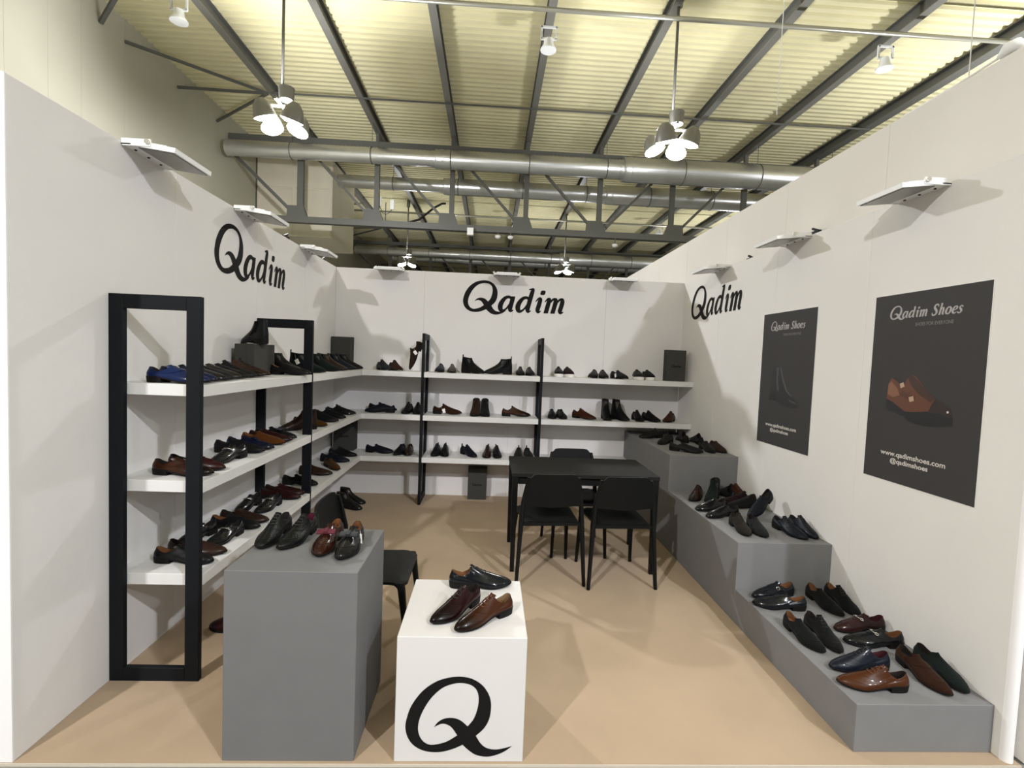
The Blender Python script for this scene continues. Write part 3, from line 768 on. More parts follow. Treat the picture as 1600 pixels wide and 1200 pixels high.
def chair_meshes():
    P = {}
    # seat: dished shell with a turned down front edge
    nx, ny = 11, 11
    top = []
    for j in range(ny):
        v = j/(ny-1)
        y = -0.205 + 0.425*v
        hwid = 0.195 + 0.02*v
        row = []
        for i in range(nx):
            u = -1 + 2*i/(nx-1)
            x = u*hwid
            z = 0.452 - 0.012*(1-u*u)*(math.sin(PI*min(1, v*1.15)))
            if v > 0.86: z -= 0.022*((v-0.86)/0.14)**2
            if abs(u) > 0.85: z -= 0.012*((abs(u)-0.85)/0.15)**2
            # round the corners
            cr = max(0, abs(u)-0.8)/0.2
            if v > 0.8: y2 = y - 0.035*cr*cr*((v-0.8)/0.2)
            else: y2 = y
            row.append((x, y2, z))
        top.append(row)
    mb = MB(); b = 0
    mb.v = [p for r_ in top for p in r_] + [(p[0]*0.985, p[1], p[2]-0.016) for r_ in top for p in r_]
    n = nx*ny
    for j in range(ny-1):
        for i in range(nx-1):
            a = j*nx+i
            mb.f.append((a, a+1, a+nx+1, a+nx)); mb.f.append((n+a, n+a+nx, n+a+nx+1, n+a+1))
    rim = [i for i in range(nx)] + [j*nx+nx-1 for j in range(1, ny)] + [(ny-1)*nx+i for i in range(nx-2, -1, -1)] + [j*nx for j in range(ny-2, 0, -1)]
    for k in range(len(rim)):
        a, c = rim[k], rim[(k+1) % len(rim)]
        mb.f.append((a, n+a, n+c, c))
    P['seat'] = mb.mesh('seat', 0.9, True)
    # backrest: curved panel, narrower at the top, rounded top corners
    mb = MB(); nx, nz = 13, 9
    front = []
    for j in range(nz):
        v = j/(nz-1)
        for i in range(nx):
            u = -1+2*i/(nx-1)
            hwid = 0.205 - 0.033*v
            x = u*hwid
            z = 0.565 + 0.228*v
            cr = max(0, abs(u)-0.72)/0.28
            if v > 0.7: z -= 0.035*cr**2.2*((v-0.7)/0.3)
            if v < 0.2: z += 0.012*(1-abs(u))*((0.2-v)/0.2) * -1
            y = -0.205 - 0.036*v - 0.018*(1-u*u)
            front.append((x, y, z))
    mb.v = front + [(p[0], p[1]-0.013, p[2]) for p in front]
    n = nx*nz
    for j in range(nz-1):
        for i in range(nx-1):
            a = j*nx+i
            mb.f.append((a, a+nx, a+nx+1, a+1)); mb.f.append((n+a, n+a+1, n+a+nx+1, n+a+nx))
    rim = [i for i in range(nx)] + [j*nx+nx-1 for j in range(1, nz)] + [(nz-1)*nx+i for i in range(nx-2, -1, -1)] + [j*nx for j in range(nz-2, 0, -1)]
    for k in range(len(rim)):
        a, c = rim[k], rim[(k+1) % len(rim)]
        mb.f.append((a, c, n+c, n+a))
    P['backrest'] = mb.mesh('backrest', 0.9, True)
    def sweep(path, nm):
        # path: (x, y, z, wx, wy)
        R = []
        for x, y, z, wx, wy in path:
            R.append([(x+wx*a, y+wy*b_, z) for a, b_ in ((-1,-.6),(-.6,-1),(.6,-1),(1,-.6),(1,.6),(.6,1),(-.6,1),(-1,.6))])
        return MB().rings(R, cap0=True, cap1=True).mesh(nm, 0.7, True)
    for s, nm in ((-1, 'L'), (1, 'R')):
        P['rear'+nm] = sweep([(s*0.240, -0.245, 0.0, .011, .013), (s*0.226, -0.225, 0.25, .013, .017), (s*0.215, -0.205, 0.44, .016, .022), (s*0.206, -0.206, 0.58, .014, .018), (s*0.190, -0.222, 0.69, .012, .013), (s*0.177, -0.237, 0.765, .009, .010)], 'rear_leg')
        P['front'+nm] = sweep([(s*0.217, 0.235, 0.0, .011, .012), (s*0.208, 0.215, 0.25, .013, .014), (s*0.199, 0.196, 0.40, .018, .018), (s*0.192, 0.185, 0.434, .020, .022)], 'front_leg')
    return P
CH = chair_meshes()
def chair(loc, rz, label):
    r = empty('chair', loc, rz); tag(r, label, 'chair', 'black plastic chairs')
    obj('seat', CH['seat'], M_plast, r); obj('backrest', CH['backrest'], M_plast, r)
    for k in ('rearL', 'rearR', 'frontL', 'frontR'): obj('leg', CH[k], M_plast, r)
    MB().bar((-0.2, -0.207, 0.432), (0.2, -0.207, 0.432), 0.03, 0.022).build('back_rail', M_plast, r)
chair((2.178, 1.768, 0), math.radians(4.0), 'black plastic chair on the viewer side of the table, left')
chair((2.683, 1.743, 0), math.radians(3.0), 'black plastic chair on the viewer side of the table, right')
chair((2.479, 2.272, 0), math.radians(181), 'black plastic chair behind the table, facing the viewer')
chair((1.125, 0.80, 0), math.radians(-90), 'black plastic chair half hidden behind the grey plinth')
# ------------------------------------------------------------------ shoes
LEN = 0.292
def lerp_tab(tab, t):
    if t <= tab[0][0]: return tab[0][1]
    for (a, va), (b, vb) in zip(tab[:-1], tab[1:]):
        if t <= b:
            k = (t-a)/(b-a); return va + (vb-va)*k
    return tab[-1][1]
HW = {
 'slim': [(0,0),(.006,.010),(.02,.0175),(.05,.0250),(.1,.0300),(.18,.0325),(.3,.0318),(.4,.0322),(.5,.0362),(.6,.0420),(.68,.0442),(.76,.0420),(.83,.0368),(.89,.0298),(.94,.0218),(.97,.0156),(.99,.0092),(1,0)],
 'round': [(0,0),(.006,.011),(.02,.0190),(.05,.0268),(.1,.0318),(.18,.0340),(.3,.0335),(.4,.0342),(.5,.0385),(.6,.0438),(.7,.0468),(.78,.0462),(.85,.0428),(.91,.0360),(.95,.0285),(.98,.0190),(.993,.011),(1,0)],
}
STY = {
 # outline, opening back x, throat x, half width, heights (heel, side, throat), bezier kx kz, sole lift table
 'loafer':  dict(o='slim', x0=.009, x1=.124, hw=.0255, zb=.073, zs=.051, zt=.078, kx=.42, kz=.36),
 'derby':   dict(o='slim', x0=.009, x1=.112, hw=.0250, zb=.076, zs=.056, zt=.095, kx=.40, kz=.52),
 'boot':    dict(o='round', x0=.008, x1=.118, hw=.0350, zb=.160, zs=.150, zt=.152, kx=.10, kz=.60),
 'highboot':dict(o='slim', x0=.010, x1=.112, hw=.0340, zb=.200, zs=.196, zt=.200, kx=.06, kz=.66),
 'sneaker': dict(o='round', x0=.010, x1=.118, hw=.0260, zb=.082, zs=.066, zt=.092, kx=.46, kz=.20),
}
def feather(style, t):
    if style == 'sneaker': return lerp_tab([(0,.030),(.7,.026),(1,.031)], t)
    if style == 'boot': return lerp_tab([(0,.034),(.25,.033),(.4,.025),(.55,.017),(.7,.014),(.86,.015),(1,.020)], t)
    if style == 'highboot': return lerp_tab([(0,.042),(.24,.040),(.4,.028),(.55,.015),(.7,.010),(.86,.012),(1,.017)], t)
    return lerp_tab([(0,.029),(.25,.027),(.4,.020),(.55,.012),(.7,.0085),(.86,.010),(1,.016)], t)
NPHI = 40
class Surf:
    def __init__(s, style, side):
        s.st = style; s.p = STY[style]; s.side = side
    def out(s, phi, off=0.0):
        c = math.cos(phi); t = (1+c)/2
        # spread the points better round the toe
        h = lerp_tab(HW[s.p['o']], t)
        sg = 1 if math.sin(phi) >= 0 else -1
        y = sg*h
        y += s.side*0.006*math.sin(PI*min(1, max(0, t)))*(1.0 if t > 0.4 else t/0.4) - s.side*0.005*max(0, (t-0.7)/0.3)
        x = t*LEN
        if off:
            n = Vector((c*1.0, math.sin(phi), 0)).normalized()
            x += n.x*off; y += n.y*off
        return Vector((x, y, feather(s.st, t))), t
    def top(s, phi):
        p = s.p; c = math.cos(phi); u = (1+c)/2
        x = p['x0'] + (p['x1']-p['x0'])*u
        sn = math.sin(phi)
        y = (1 if sn >= 0 else -1)*p['hw']*abs(sn)**0.85*(0.86 + 0.14*math.sin(PI*u))
        y += s.side*0.004*u
        z = lerp_tab([(0, p['zb']), (.08, p['zb']-.002), (.25, p['zs']+(p['zb']-p['zs'])*.35), (.5, p['zs']), (.75, p['zs']+(p['zt']-p['zs'])*.35), (.92, p['zt']-.004), (1, p['zt'])], u)
        return Vector((x, y, z))
    def at(s, phi, k):
        P0, t = s.out(phi); P3 = s.top(phi)
        hd = Vector((P0.x-P3.x, P0.y-P3.y, 0)); dh = hd.length
        if dh > 1e-6: hd /= dh
        dz = P3.z-P0.z
        c = math.cos(phi)
        outw = Vector((c*0.5, math.sin(phi), 0)).normalized()
        a = min(0.55*dz, 0.030 - 0.004*max(0, c))
        P1 = P0 + outw*0.0045 + Vector((0, 0, a))
        P2 = P3 + hd*(s.p['kx']*dh) - Vector((0, 0, s.p['kz']*dz))
        if c < -0.2:  # heel counter: slight bulge
            P2 = P3 + outw*0.003 - Vector((0, 0, 0.35*dz))
        m = 1-k
        return P0*(m**3) + P1*(3*m*m*k) + P2*(3*m*k*k) + P3*(k**3)
    def nrm(s, phi, k):
        e = 0.02
        a = s.at(phi+e, k)-s.at(phi-e, k); b = s.at(phi, min(1, k+e))-s.at(phi, max(0, k-e))
        n = a.cross(b)
        if n.length < 1e-9: return Vector((0, 0, 1))
        n.normalize()
        if n.z < 0 and abs(n.z) > 0.2: n = -n
        c = s.at(phi, k) - Vector((0.1, 0, 0.02))
        if abs(n.z) <= 0.2 and n.dot(c) < 0: n = -n
        return n
    def off(s, phi, k, d): return s.at(phi, k) + s.nrm(phi, k)*d
def band(S, phis, k0, k1, d, nk=3):
    """ thin raised band lying on the upper """
    mb = MB(); R = []
    for ph in phis:
        row = [S.at(ph, k0)+S.nrm(ph, k0)*0.0002]
        for i in range(nk+1):
            k = k0+(k1-k0)*i/nk
            row.append(S.off(ph, k, d))
        row.append(S.at(ph, k1)+S.nrm(ph, k1)*0.0002)
        R.append(row)
    return mb.rings(R, closed=False)
def lin(a, b, n): return [a+(b-a)*i/(n-1) for i in range(n)]
SHOE_CACHE = {}
def shoe_parts(style, side, feats):
    key = (style, side, feats)
    if key in SHOE_CACHE: return SHOE_CACHE[key]
    base = {'bitloafer': 'loafer', 'tassel': 'loafer', 'bowloafer': 'loafer', 'monk': 'loafer'}.get(style, style)
    S = Surf(base, side); out = []
    phis = [2*PI*i/NPHI for i in range(NPHI)]
    ks = [0, .06, .14, .24, .36, .5, .64, .78, .9, 1.0]
    R = [[S.at(ph, k) for ph in phis] for k in ks]
    inn = []
    for ph in phis:
        t = S.top(ph); outw = Vector((math.cos(ph), math.sin(ph), 0)).normalized()
        inn.append(t - outw*0.0025)
    R.append([p + Vector((0, 0, 0.0008)) for p in [S.top(ph)*0.5 + inn[i]*0.5 for i, ph in enumerate(phis)]])
    R.append(inn)
    out.append(('upper', MB().rings(R).mesh('upper', 0.9, True), 'upper'))
    # lining and insole
    R = [[p for p in inn]]
    for f in (0.35, 0.75, 1.0):
        row = []
        for i, ph in enumerate(phis):
            o_, t = S.out(ph)
            tt = min(t, 0.60)
            b = Vector((0.012 + (min(o_.x, 0.60*LEN)-0.012), o_.y*0.80, feather(base, tt)+0.006))
            row.append(inn[i]*(1-f) + b*f - Vector((0, 0, 0.0005)))
        R.append(row)
    out.append(('lining', MB().rings(R, cap1=True).mesh('lining', 0.9), 'lining'))
    # sole (welt and outsole)
    if base == 'sneaker':
        rows = []
        for off, f in ((-.002, 1.06), (.002, 1.0), (.0035, .6), (.003, .15), (.0, .0)):
            rows.append([Vector((p.x, p.y, p.z*f+0.0002)) for p in (S.out(ph, off)[0] for ph in phis)])
        out.append(('sole', MB().rings(rows[::-1], cap0=True, cap1=True).mesh('sole', 0.7, True), 'white'))
    else:
        th = {'boot': .012, 'highboot': .006}.get(base, .005)
        rows = []
        for off, f in ((-.002, .0025), (.0022, .0010), (.0025, -th*.5), (.0008, -th)):
            row = []
            for ph in phis:
                p, t = S.out(ph, off)
                row.append(Vector((p.x, p.y, max(p.z+f, 0.0004))))
            rows.append(row)
        out.append(('sole', MB().rings(rows[::-1], cap0=True, cap1=True).mesh('sole', 0.7, True), 'sole'))
        # heel block
        tops, bots = [], []
        hs = [ph for ph in lin(PI*0.5+0.42, 1.5*PI-0.42, 17)]
        for ph in hs:
            p, t = S.out(ph, .0022)
            tops.append(Vector((p.x, p.y, p.z-th+0.001))); q, _ = S.out(ph, .0012); bots.append(Vector((q.x+.002, q.y, 0.0)))
        out.append(('heel', MB().rings([bots, [b*0.3+t_*0.7 for b, t_ in zip(bots, tops)], tops], cap0=True, cap1=True).mesh('heel', 0.6, True), 'sole'))
    # details
    if style == 'derby' or base == 'sneaker':
        mb = MB()
        for i in range(4):
            k = 0.985 - 0.075*i
            w = 0.38 + 0.05*i
            mb.tube([S.off(ph, k, 0.0022) for ph in lin(-w, w, 7)], 0.0021, 6)
        c = S.off(0, 0.97, 0.003)
        for s_ in (-1, 1):
            mb.tube([c, c+Vector((.010, s_*.007, -.004)), c+Vector((.020, s_*.013, -.016)), c+Vector((.026, s_*.016, -.026))], 0.0013, 5)
        out.append(('laces', mb.mesh('laces', True), 'lace'))
        # facings: raised quarter edges either side of the lacing
        mb = MB()
        for s_ in (-1, 1):
            b = band(S, lin(s_*0.34, s_*1.05, 6), 0.62, 0.995, 0.0016, 4)
            n0 = len(mb.v); mb.v += b.v; mb.f += [tuple(n0+i for i in f) for f in b.f]
        out.append(('facing', mb.mesh('facing', 0.8), 'upper'))
        # tongue standing in the throat
        R = []
        for j, (dx, dz) in enumerate(((0.006, -0.004), (-0.001, 0.005), (-0.006, 0.010))):
            R.append([S.top(ph) + Vector((dx-0.012*(1-math.cos(ph)), 0, dz - 0.002*j*abs(ph))) for ph in lin(-0.62, 0.62, 7)])
        R2 = [[p+Vector((-.002, 0, -.0012)) for p in r_] for r_ in R]
        m2 = MB().rings(R + R2[::-1] + [R[0]], closed=False)
        out.append(('tongue', m2.mesh('tongue', 0.9), 'upper'))
        if base != 'sneaker':
            out.append(('toe_cap', band(S, lin(-1.22, 1.22, 15), 0.34, 0.37, 0.0004, 2).mesh('toe_cap', True), 'upper'))
    if base == 'loafer':
        out.append(('apron_seam', band(S, lin(-1.25, 1.25, 17), 0.42, 0.45, 0.0006, 2).mesh('apron_seam', True), 'upper'))
        R = []
        for dx, dz in ((0.004, -0.001), (-0.004, 0.005), (-0.010, 0.008)):
            R.append([S.top(ph) + Vector((dx-0.010*(1-math.cos(ph)), 0, dz)) for ph in lin(-0.7, 0.7, 7)])
        R2 = [[p+Vector((-.0015, 0, -.0016)) for p in r_] for r_ in R]
        out.append(('tongue', MB().rings(R + R2[::-1] + [R[0]], closed=False).mesh('tongue', 0.9), 'upper'))
    if 'strap' in feats or style in ('bitloafer', 'bowloafer', 'monk'):
        out.append(('strap', band(S, lin(-1.5, 1.5, 17), 0.74, 0.90, 0.0022, 3).mesh('strap', 0.8), 'upper'))
    if style == 'bitloafer':
        mb = MB(); c = S.off(0, 0.83, 0.005)
        for s_ in (-1, 1):
            q = S.off(s_*0.62, 0.83, 0.005)
            mb.tube([q+Vector((.007*math.cos(a), .0075*math.sin(a), -.003*math.sin(a)*s_)) for a in lin(0, 2*PI*11/12, 12)], 0.0025, 6, closed=True)
        mb.tube([S.off(ph, 0.83, 0.006) for ph in lin(-0.55, 0.55, 7)], 0.0024, 6)
        out.append(('metal_bit', mb.mesh('metal_bit', True), 'metal'))
    if style == 'monk':
        q = S.off(-S.side*0.95, 0.82, 0.004); n = S.nrm(-S.side*0.95, 0.82)
        a_ = Vector((1, 0, -0.3)).normalized(); b_ = n.cross(a_).normalized()
        mb = MB(); mb.tube([q+a_*.008+b_*.008, q+a_*.008-b_*.008, q-a_*.008-b_*.008, q-a_*.008+b_*.008], 0.0017, 6, closed=True)
        out.append(('buckle', mb.mesh('buckle', True), 'metal'))
    if style == 'tassel':
        mb = MB(); c = S.off(0, 0.86, 0.004)
        mb.tube([c+Vector((0, -.012, 0)), c+Vector((0, .012, 0))], 0.0025, 6)
        for s_ in (-1, 1):
            mb.tube([c+Vector((.002, s_*.006, .001)), c+Vector((.012, s_*.010, -.002)), c+Vector((.030, s_*.014, -.010))], [.002, .0045, .006], 8)
        out.append(('tassels', mb.mesh('tassels', True), 'upper'))
    if style == 'bowloafer':
        c = S.off(0, 0.78, 0.006); ax = (S.at(0, 0.86)-S.at(0, 0.68)).normalized(); up = S.nrm(0, 0.78)
        sd = up.cross(ax).normalized()
        q = Matrix((sd, ax, up)).transposed()
        mb = MB()
        for s_ in (-1, 1):
            mb.rings([[tuple(q @ Vector((x, y*h, z*0.9 - 0.06*abs(x)))+c) for y, z in ((-1, -.002), (1, -.002), (1, .005), (0, .0085), (-1, .005))]
                      for x, h in (((s_*0.002, .009), (s_*.012, .0155), (s_*.034, .0165), (s_*.037, .015)) if s_ > 0 else ((s_*.037, .015), (s_*.034, .0165), (s_*.012, .0155), (s_*0.002, .009)))], cap0=True, cap1=True)
        out.append(('bow', mb.mesh('bow', 0.9, True), 'bow'))
        out.append(('bow_knot', MB().box((-.007, -.014, -.002), (.007, .014, .0105), q, c).mesh('bow_knot'), 'bow'))
    if base == 'boot':
        mb = MB()
        for s_ in (-1, 1):
            b = band(S, lin(s_*(PI*0.5-0.10), s_*(PI*0.5+0.55), 6), 0.40, 0.985, 0.0012, 6)
            n0 = len(mb.v); mb.v += b.v; mb.f += [tuple(n0+i for i in f) for f in b.f]
        out.append(('elastic_gusset', mb.mesh('elastic_gusset', 0.9), 'gusset'))
        if 'lacer' in feats: pass
    if 'tab' in feats:
        c = S.top(PI)
        q = Vector((0, 0, 1))
        h = 0.020
        pts = [c+Vector((-.0015, 0, -.018)), c+Vector((-.003, 0, .004)), c+Vector((-.002, 0, h)), c+Vector((.002, 0, h+.002)), c+Vector((.004, 0, h-.004)), c+Vector((.0035, 0, -.010))]
        R = [[p+Vector((0, -.006, 0)) for p in pts], [p+Vector((0, .006, 0)) for p in pts]]
        R2 = [[p+Vector((.0012, 0, 0)) for p in r_] for r_ in R]
        out.append(('pull_tab', MB().rings(R, closed=False).rings(R2, closed=False).mesh('pull_tab'), 'lace'))
    if 'tag' in feats or 'tagl' in feats:
        ph = -1.25 if base != 'boot' else -1.75
        if 'tagl' in feats: ph = -ph
        k = 0.80 if base != 'boot' else 0.75
        c = S.off(ph, k, 0.004); n = S.nrm(ph, k)
        n = Vector((n.x*0.5, n.y, n.z*0.3)).normalized()
        a_ = Vector((0.5, 0, -1)); a_ = (a_ - n*a_.dot(n)).normalized(); b_ = n.cross(a_).normalized()
        q = Matrix((b_, a_, n)).transposed()
        out.append(('price_tag', MB().box((-.015, 0, 0), (.015, .040, .0012), q, c).mesh('price_tag'), 'white'))
        out.append(('tag_string', MB().tube([S.off(ph, .97, .001), c+n*.001], 0.0006, 4).mesh('tag_string'), 'white'))
    SHOE_CACHE[key] = out
    return out

# colours: (upper, lining, sole, finish)
BLK = (0.0065, 0.0065, 0.007)
LIN = {'dark': (0.018, 0.014, 0.012), 'tan': (0.19, 0.080, 0.030), 'wine': (0.055, 0.010, 0.014), 'beige': (0.25, 0.16, 0.08)}
SHOE_COL = {
 'blue': ((0.020, 0.048, 0.21), 'dark', 'gloss'), 'navy_blue': ((0.012, 0.022, 0.085), 'dark', 'gloss'), 'black': (BLK, 'dark', 'leather'),
 'patent_black': (BLK, 'dark', 'patent'), 'patent_black_tan': (BLK, 'tan', 'patent'), 'grey_brown': ((0.055, 0.046, 0.036), 'dark', 'gloss'),
 'black_wine': (BLK, 'wine', 'leather'), 'brown_patina': ((0.125, 0.038, 0.014), 'dark', 'patina'), 'dark_brown': ((0.035, 0.016, 0.010), 'dark', 'gloss'),
 'black_tan': (BLK, 'tan', 'gloss'), 'dark_green': ((0.013, 0.020, 0.018), 'dark', 'suede'), 'dark_navy': ((0.010, 0.013, 0.021), 'dark', 'leather'),
 'burgundy': ((0.060, 0.012, 0.010), 'dark', 'gloss'), 'navy_gloss': ((0.007, 0.010, 0.032), 'dark', 'patent'), 'tan_suede': ((0.32, 0.105, 0.022), 'tan', 'suede'),
 'mustard_suede': ((0.20, 0.085, 0.016), 'dark', 'suede'), 'brown_suede': ((0.088, 0.035, 0.018), 'dark', 'suede'), 'dark_brown_suede': ((0.040, 0.022, 0.015), 'dark', 'suede'),
 'beige': ((0.20, 0.165, 0.13), 'dark', 'leather'), 'black_suede': ((0.013, 0.013, 0.013), 'dark', 'suede'), 'plum': ((0.026, 0.012, 0.016), 'dark', 'suede'),
 'charcoal': ((0.018, 0.019, 0.019), 'dark', 'suede'), 'charcoal_brown': ((0.026, 0.022, 0.018), 'dark', 'suede'), 'red_brown': ((0.125, 0.036, 0.015), 'dark', 'leather'),
 'tan_brown': ((0.14, 0.052, 0.022), 'dark', 'leather'), 'black_gloss': ((0.011, 0.013, 0.017), 'tan', 'patent'), 'black_gloss_tan': ((0.011, 0.012, 0.013), 'tan', 'patent'),
 'black_suede_tan': ((0.011, 0.012, 0.012), 'tan', 'suede'), 'burgundy_gloss': ((0.035, 0.012, 0.011), 'wine', 'patent'), 'dark_navy_gloss': ((0.010, 0.013, 0.024), 'wine', 'gloss'),
 'cognac': ((0.185, 0.055, 0.016), 'dark', 'gloss'), 'black_velvet': ((0.008, 0.009, 0.009), 'dark', 'velvet'), 'black_velvet_wine': ((0.008, 0.009, 0.009), 'magenta', 'velvet'),
 'brown_patent_redbow': ((0.075, 0.022, 0.012), 'tan', 'patent'), 'burgundy_patina': ((0.060, 0.011, 0.013), 'dark', 'patina'), 'cognac_patina': ((0.170, 0.045, 0.014), 'beige', 'patina'),
 'wine': ((0.06, 0.010, 0.012), 'dark', 'gloss'),
}
LIN['magenta'] = (0.09, 0.008, 0.028)
def shoe_mats(col):
    c, ln, fin = SHOE_COL[col]
    c = tuple(x*0.29 for x in c) if max(c) > 0.05 else tuple(x*0.6 for x in c) if c is not BLK else c
    n = 'shoe_' + col
    if fin == 'gloss': u = mat(n, c, 0.34, coat=0.14, spec=0.15, bump=0.05, bscale=200)
    elif fin == 'patent': u = mat(n, c, 0.16, coat=0.20, spec=0.15)
    elif fin == 'patina': u = mat(n, c, 0.30, coat=0.18, spec=0.15, patina=tuple(x*0.12 for x in c), mottle=0.25, mscale=40)
    elif fin == 'suede': u = mat(n, c, 0.95, bump=0.4, bscale=900, sheen=0.06, spec=0.05, mottle=0.15, mscale=60)
    elif fin == 'velvet': u = mat(n, c, 0.28, coat=0.12, spec=0.12, bump=0.9, bscale=130)
    else: u = mat(n, c, 0.45, coat=0.04, spec=0.12, bump=0.1, bscale=250)
    return {'upper': u, 'lining': mat('lining_'+ln, LIN[ln], 0.6), 'sole': mat('shoe_sole', (0.007, 0.0065, 0.006), 0.6, spec=0.15), 'metal': M_metal,
            'white': mat('sneaker_white', (0.80, 0.78, 0.76), 0.5), 'lace': mat('lace_dark', (0.012, 0.011, 0.011), 0.7) if col not in ('cognac', 'cognac_patina', 'red_brown', 'tan_brown') else mat('lace_brown', (0.10, 0.032, 0.012), 0.7),
            'bow': mat('bow_red', (0.085, 0.007, 0.017), 0.85) if 'redbow' in col else mat('bow_black', (0.012, 0.013, 0.017), 0.75),
            'gusset': mat('gusset_black', (0.006, 0.006, 0.0065), 0.95, spec=0.05)}
NAMES = {'loafer': ('loafer', 'loafer'), 'bitloafer': ('loafer', 'loafer'), 'tassel': ('loafer', 'loafer'), 'bowloafer': ('loafer', 'slipper'), 'monk': ('loafer', 'shoe'), 'derby': ('derby_shoe', 'shoe'),
         'boot': ('ankle_boot', 'boot'), 'highboot': ('tall_boot', 'boot'), 'sneaker': ('sneaker', 'sneaker')}
PLACE = {'L1': ('top left-wall shelf', 'shoes on the top shelf of the left wall'), 'L2': ('middle left-wall shelf', 'shoes on the middle shelf of the left wall'), 'L3': ('bottom left-wall shelf', 'shoes on the bottom shelf of the left wall'),
         'B1': ('top back-wall shelf', 'shoes on the top shelf of the back wall'), 'B2': ('middle back-wall shelf', 'shoes on the middle shelf of the back wall'), 'B3': ('bottom back-wall shelf', 'shoes on the bottom shelf of the back wall'),
         'S3': ('highest grey step', 'shoes on the highest step'), 'S2': ('middle grey step', 'shoes on the middle step'), 'S1': ('lowest grey step', 'shoes on the lowest step'),
         'P': ('grey plinth', 'shoes on the grey plinth'), 'C': ('white cube', 'shoes on the white cube'), 'F': ('floor', 'boots on the floor'), 'X': ('grey box', 'shoes on the grey box')}
def shoe(place, style, col, x, y, z, rot, label, k, i):
    nm, cat = NAMES[style]
    r = empty(nm, (x, y, z), math.radians(rot))
    if k.get('pitch'):
        # tip the shoe up over its toe
        p = math.radians(k['pitch']); r.rotation_euler = (0, -p, math.radians(rot))
        c = Vector((math.cos(math.radians(rot)), math.sin(math.radians(rot)), 0))
        r.location = Vector((x, y, z)) + c*LEN*(1-math.cos(p)) + Vector((0, 0, LEN*abs(math.sin(p))))
        r.rotation_euler = (0, abs(p), math.radians(rot))
    if place[0] == 'B': r.scale = (1.07, 1.07, 1.10)
    suffix, grp = PLACE[place]
    tag(r, '%s on %s' % (label, suffix), cat, grp)
    feats = tuple(f for f in ('strap', 'tab', 'tag', 'tagl') if k.get(f))
    mm = shoe_mats(col)
    side = k.get('side', 1 if i % 2 else -1)
    for pn, me, slot in shoe_parts(style, side, feats):
        o = obj(pn, me, mm[slot], r)
        if pn == 'bow': o['label'] = 'flat ribbon bow'
        if pn == 'metal_bit': o['label'] = 'polished metal bit'
    return r
